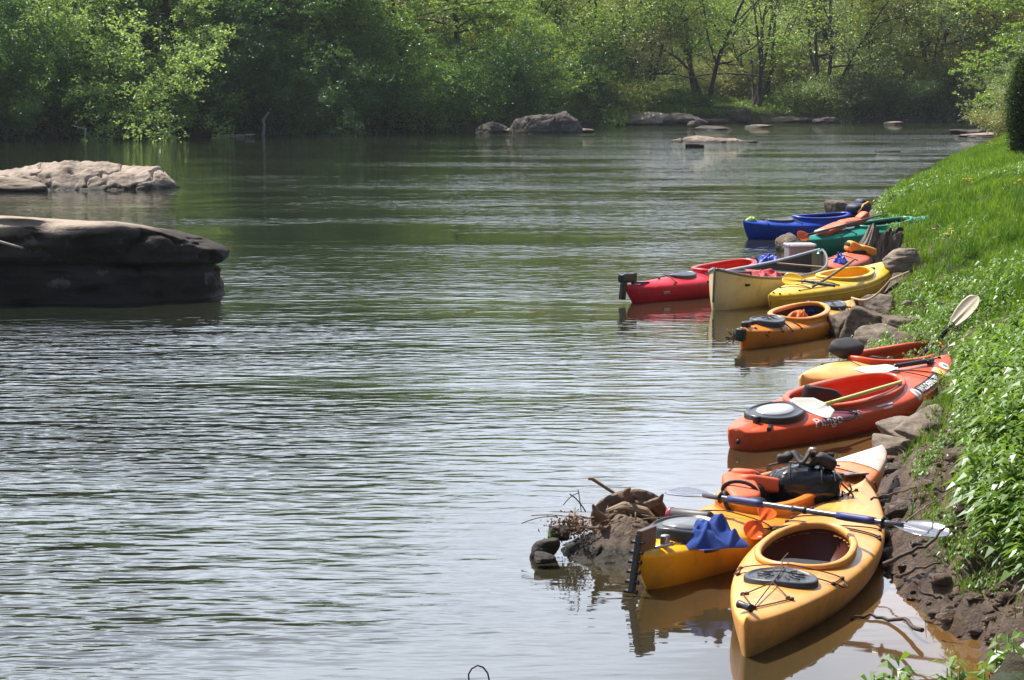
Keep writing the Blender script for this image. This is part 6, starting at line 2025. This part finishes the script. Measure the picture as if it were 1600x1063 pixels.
M['towel'] = simple('blue_towelling', (0.022, 0.06, 0.27), 0.95, nz=0.25, scale=90, bmp=0.35)
M['blue_cloth'] = simple('royal_blue_nylon', (0.012, 0.045, 0.40), 0.45, nz=0.2, scale=30)
M['pale_blue'] = simple('pale_blue_cloth', (0.10, 0.24, 0.58), 0.6, nz=0.15)
M['red_cloth'] = simple('faded_red_cloth', (0.50, 0.045, 0.05), 0.7, nz=0.2, scale=30)
M['vest_orange'] = simple('orange_vest_nylon', (0.76, 0.13, 0.045), 0.6, nz=0.12, scale=40, bmp=0.1)
M['vest_yellow'] = simple('yellow_orange_vest', (0.80, 0.33, 0.03), 0.6, nz=0.12)
M['drybag'] = simple('black_shiny_vinyl', (0.012, 0.013, 0.016), 0.20, nz=0.3, scale=8)
M['strap'] = simple('black_webbing', (0.02, 0.02, 0.022), 0.7)

zt = float(k2.deck(-0.72, 0)) + 0.02
crumple('towel', 'crumpled blue towel heaped behind the hatch of the yellow kayak', 'towel', M['towel'], Matrix.Translation(deck_at(k2, m2_, 1113, 850)) @ Matrix.Rotation(0.4, 4, 'Z'), (0.40, 0.40, 0.20), 4, 0.28, 100, freq=3.4)
# dry bag
Mb = Matrix.Translation(deck_at(k2, m2_, 1258, 782, 0.0) + Vector((0, 0.05, 0.08))) @ Matrix.Rotation(-0.1, 4, 'Z') @ Matrix.Diagonal((0.74, 0.8, 0.76, 1))
tb = thing('dry_bag', 'shiny black dry bag with straps and a rolled top', 'bag', Mb)
D = sphere_dirs(80, 50)
r = np.sign(D) * np.abs(D) ** 0.75
V = r * np.array([0.27, 0.185, 0.155])
V = V + 0.020 * fbm(V * 7, 4, 3)[..., None] * D + 0.012 * (1 - np.abs(fbm(V * np.array([5, 14, 9]), 3, 8)))[..., None] * D
mb = MB(); mb.grid(V, cu=True); mb.build('bag_body', M['drybag'], tb)
mb = MB()
for x in (-0.12, 0.13):
    a = np.linspace(-0.3, PI + 0.3, 26)
    mb.tube(np.stack([x + 0 * a, 0.178 * np.sign(np.cos(a)) * np.abs(np.cos(a)) ** 0.75, 0.158 * np.sign(np.sin(a)) * np.abs(np.sin(a)) ** 0.75], -1), 0.018, 6, flat=0.5)
mb.tube(np.stack([np.linspace(-0.28, 0.28, 20), 0.11 + 0.03 * np.sin(np.linspace(0, 9, 20)), 0.13 + 0.03 * np.cos(np.linspace(-1.5, 1.5, 20))], -1), 0.016, 6, flat=0.4)
mb.build('straps', M['strap'], tb)
mb = MB()
t_ = np.linspace(0, 1, 40)
mb.tube(np.stack([-0.16 + 0.36 * t_, 0.02 + 0.05 * np.sin(7 * t_), 0.195 + 0.03 * np.sin(9 * t_)], -1), 0.038 + 0.012 * np.sin(t_ * 20), 12, flat=0.7)
mb.tube(np.stack([-0.10 + 0.22 * t_, -0.05 + 0.05 * np.cos(8 * t_), 0.225 + 0.03 * np.sin(11 * t_ + 1)], -1), 0.026, 10, flat=0.6)
mb.pad((0.17, 0.0, 0.19), (0.17, 0.13, 0.10), Matrix.Rotation(0.5, 3, 'Y'), p=0.6); mb.pad((-0.17, 0.03, 0.20), (0.10, 0.09, 0.07), p=0.6)
mb.build('rolled_top', M['strap'], tb)
mb = MB(); mb.tube([(0.02, -0.03, 0.24), (0.05, -0.05, 0.285), (0.09, -0.08, 0.29)], [0.02, 0.024, 0.016], 10); mb.build('bottle_top', M['metal'], tb)
mb = MB()
for k_ in range(9):
    c = rg.normal(size=3) * np.array([0.12, 0.02, 0.03]) + np.array([0.24, -0.10, 0.02])
    mb.tube([tuple(c), tuple(c + rg.normal(size=3) * 0.05), tuple(c + np.array([0.03, -0.03, -0.12]) + rg.normal(size=3) * 0.03)], 0.008, 6)
mb.build('loose_straps', M['strap'], tb)
# life vest stuffed in the K2 cockpit
tv = thing('life_vest', 'red orange life vest with black straps slumped in a cockpit beside the blue towel', 'life vest', at_boat(m2_, -0.12, 0.03, float(k2.deck(-0.1, 0)) + 0.02, 0.25))
mb = MB()
mb.pad((-0.12, 0.10, 0.05), (0.42, 0.19, 0.09), Matrix.Rotation(-0.18, 3, 'Y') @ Matrix.Rotation(0.35, 3, 'Z'), p=0.45); mb.pad((0.06, -0.03, 0.05), (0.40, 0.15, 0.09), Matrix.Rotation(0.30, 3, 'Y') @ Matrix.Rotation(-0.9, 3, 'Z'), p=0.45)
mb.pad((0.14, 0.12, 0.07), (0.30, 0.15, 0.09), Matrix.Rotation(0.25, 3, 'Y'), p=0.45)
mb.build('foam_panels', M['vest_orange'], tv)
mb = MB()
mb.pad((0.0, 0.09, 0.03), (0.30, 0.24, 0.11), Matrix.Rotation(-0.1, 3, 'Z'), p=0.6); mb.pad((-0.22, -0.02, -0.03), (0.25, 0.13, 0.08), Matrix.Rotation(0.5, 3, 'Y'), p=0.6)
a = np.linspace(0, 2 * PI, 20, endpoint=False); mb.tube(np.stack([-0.36 + 0.06 * np.cos(a), 0.13 + 0.02 * np.sin(a), 0.02 + 0.05 * np.sin(a)], -1), 0.013, 6, closed=True)
for x in (-0.2, 0.10): mb.tube(np.stack([x + 0.02 * np.cos(a), 0.09 + 0.105 * np.cos(a), 0.05 + 0.058 * np.sin(a)], -1), 0.012, 6, closed=True, flat=0.6)
mb.build('straps', M['strap'], tv)
# dark rolled tube on the far side of K2
pa, pb = PY(1048, 803, 12.35), PY(1098, 808, 12.2)
tt = thing('flask', 'dark grey flask with a pink ring lying beside the blue towel', 'flask', frame(pa, pb))
mb = MB(); mb.tube([(v, 0, 0) for v in (-0.11, -0.10, 0.16, 0.17)], [0.03, 0.036, 0.036, 0.03], 16); mb.build('flask_body', simple('dark_grey_body', (0.06, 0.058, 0.056), 0.5), tt)
mb = MB(); mb.tube([(v, 0, 0) for v in (-0.125, -0.12, -0.10, -0.095)], [0.034, 0.039, 0.039, 0.036], 16); mb.build('flask_ring', simple('pink_ring', (0.40, 0.06, 0.10), 0.4), tt)
# glasses-like strip and white strap on K2's deck
mb = MB(); a = np.linspace(0.3, PI + 0.6, 16); ce = m2_.inverted() @ deck_at(k2, m2_, 1190, 838)
mb.tube(np.stack([ce.x + 0.06 * np.cos(a), ce.y + 0.04 * np.sin(a), 0 * a + float(k2.deck(ce.x, ce.y)) + 0.012], -1), 0.016, 8, flat=0.5)
o = mb.build('white_strap', M['white'], None); o.matrix_world = m2_; tag(o, 'white curved strap lying on deck between the orange blade and the yellow cockpit', 'strap')

# blue bags on K9, cloth in the canoe
crumple('stuff_sack', 'royal blue stuff sack on the crimson kayak behind the canoe', 'bag', M['blue_cloth'], at_boat(m8_, 1.02, -0.02, float(k8.deck(1.02, 0)) - 0.01), (0.33, 0.36, 0.20), 6, 0.28, 60, freq=3.0)
crumple('blue_cap', 'pale blue cap lying beside the royal blue stuff sack', 'cap', M['pale_blue'], at_boat(m8_, 1.22, -0.06, float(k8.deck(1.22, -.05)) - 0.01), (0.24, 0.2, 0.14), 9, 0.15, 40, freq=1.6)
crumple('red_cloth', 'faded red cloth heaped in the cream canoe', 'cloth', M['red_cloth'], at_boat(mc_, -0.35, 0.0, 0.21, 0.1), (0.95, 0.74, 0.28), 12, 0.25, 80, freq=4.5)
crumple('stuff_sack', 'blue stuff sack between the bright yellow kayak and the stump', 'bag', M['blue_cloth'], at_boat(m10_, -0.62, -0.10, float(k10.deck(-0.62, -.1)) - 0.01), (0.24, 0.24, 0.18), 15, 0.30, 60, freq=3.2)
crumple('stuff_sack', 'small blue and grey bag on the deck of the orange kayak behind its cockpit', 'bag', M['blue_cloth'], at_boat(m5_, 0.55, 0.12, float(k5.deck(0.55, 0.1)) - 0.01, 0.3), (0.36, 0.24, 0.12), 17, 0.30, 50, freq=3.2)
crumple('orange_cloth', 'orange cloth inside the cockpit of the orange kayak', 'cloth', simple('bright_orange_cloth', (0.80, 0.13, 0.01), 0.6), at_boat(m5_, 0.02, 0.03, 0.20, 0.0), (0.36, 0.22, 0.14), 19, 0.2, 50)
tv = thing('life_vest', 'yellow orange life vest lying on the salmon kayak end by the stump', 'life vest', at_boat(m10_, 0.50, -0.06, float(k10.deck(0.5, -0.06)) - 0.02, -0.9))
mb = MB(); mb.pad((-0.05, 0, 0.08), (0.24, 0.20, 0.16), Matrix.Rotation(0.5, 3, 'Y'), p=0.5); mb.pad((0.14, 0, 0.05), (0.26, 0.20, 0.11), Matrix.Rotation(0.3, 3, 'Y'), p=0.5); mb.build('foam_panels', M['vest_yellow'], tv)
mb = MB(); mb.pad((-0.02, -0.09, 0.03), (0.22, 0.06, 0.06), p=0.6); mb.pad((-0.14, 0, 0.10), (0.05, 0.16, 0.14), p=0.6); mb.build('straps', M['strap'], tv)
tv = thing('life_vest', 'red orange life vest draped on the teal kayak', 'life vest', at_boat(m11_, -0.55, 0.05, float(k11.deck(-0.55, 0.05)) + 0.04, 0.1))
mb = MB(); mb.pad((-0.2, 0, 0.0), (0.5, 0.3, 0.09), Matrix.Rotation(-0.2, 3, 'Y'), p=0.5); mb.pad((0.2, 0.02, 0.05), (0.42, 0.25, 0.09), p=0.5); mb.pad((0.42, 0.0, 0.09), (0.20, 0.18, 0.13), Matrix.Rotation(-0.5, 3, 'Y'), p=0.5); mb.build('foam_panels', M['vest_orange'], tv)
mb = MB(); mb.tube([(-0.45, -0.12, 0.01), (-0.2, -0.16, 0.06), (0.05, -0.14, 0.06)], 0.02, 6, flat=0.5); mb.pad((-0.42, -0.05, 0.0), (0.22, 0.18, 0.05), p=0.6); mb.build('straps', simple('pale_vest_trim', (0.45, 0.36, 0.32), 0.7), tv)
# gear on the blue kayak
tg_ = thing('gear_bag', 'dark blue and yellow gear heap at the shore end of the blue kayak', 'bag', at_boat(m12_, 1.05, 0.0, float(k12.deck(1.05, 0)) + 0.02, 0.3))
mb = MB(); mb.pad((0, 0, 0.08), (0.42, 0.34, 0.20), p=0.65); mb.pad((0.2, 0.05, 0.12), (0.3, 0.25, 0.18), Matrix.Rotation(0.5, 3, 'Y'), p=0.65); mb.build('bag_body', simple('navy_nylon', (0.012, 0.018, 0.06), 0.6, nz=0.4), tg_)
mb = MB(); mb.tube([(-0.2, -0.16, 0.04), (-0.05, -0.15, 0.17), (0.12, -0.12, 0.2), (0.3, -0.1, 0.14)], 0.022, 6, flat=0.5); mb.build('yellow_strap', M['vest_yellow'], tg_)
crumple('lime_cloth', 'lime green cloth at the outer tip of the blue kayak', 'cloth', simple('lime_cloth', (0.38, 0.62, 0.12), 0.7), at_boat(m12_, -1.12, 0.02, float(k12.deck(-1.12, 0)), 0), (0.26, 0.16, 0.09), 23, 0.3, 40)
# cooler
qc = m8_ @ Vector((L8 / 2 - 0.12, 0.0, float(k8.deck(L8 / 2 - 0.12, 0))))
tk = thing('cooler', 'small pale grey cooler box with white rimmed lid behind the canoe tip', 'cooler', Matrix.Translation((qc.x, qc.y, qc.z)) @ Matrix.Rotation(0.15, 4, 'Z'))
mb = MB(); mb.box((0, 0, 0.09), (0.36, 0.26, 0.18)); mb.build('box', simple('silver_grey_fabric', (0.24, 0.23, 0.25), 0.5, nz=0.3), tk, smooth=False, bevel=0.025)
mb = MB(); mb.box((0, 0, 0.19), (0.385, 0.285, 0.04)); mb.build('lid', M['hatch_pale'], tk, smooth=False, bevel=0.018)
mb = MB(); a = np.linspace(0, 1, 12); mb.tube(np.stack([-0.17 + 0.34 * a, -0.148 + 0 * a, 0.19 + 0 * a], -1), 0.012, 6); mb.build('rim', M['white'], tk)
mb = MB(); mb.box((0.2, 0.0, 0.09), (0.03, 0.2, 0.16)); mb.build('side_flap', M['black'], tk, bevel=0.008)
tk2 = crumple('teal_cord', 'teal cord tied at the far tip of the cream canoe', 'cord', M['teal'], mc_ @ Matrix.Translation((LC / 2 - 0.04, 0.0, 0.44)), (0.16, 0.10, 0.05), 29, 0.5, 40, freq=5)
print('objects', len(bpy.data.objects))

# the slight spring haze over the valley
hm = bpy.data.materials.new('river_haze'); hm.use_nodes = True
nn = hm.node_tree; nn.nodes.clear()
ou = nn.nodes.new('ShaderNodeOutputMaterial'); pv = nn.nodes.new('ShaderNodeVolumePrincipled')
pv.inputs['Color'].default_value = (0.86, 0.92, 1.0, 1); pv.inputs['Density'].default_value = 0.00019; pv.inputs['Anisotropy'].default_value = 0.2
nn.links.new(pv.outputs['Volume'], ou.inputs['Volume'])
mb = MB(); mb.box((10, 140, 28), (380, 420, 64))
o = mb.build('haze', hm, None, smooth=False); o['kind'] = 'stuff'
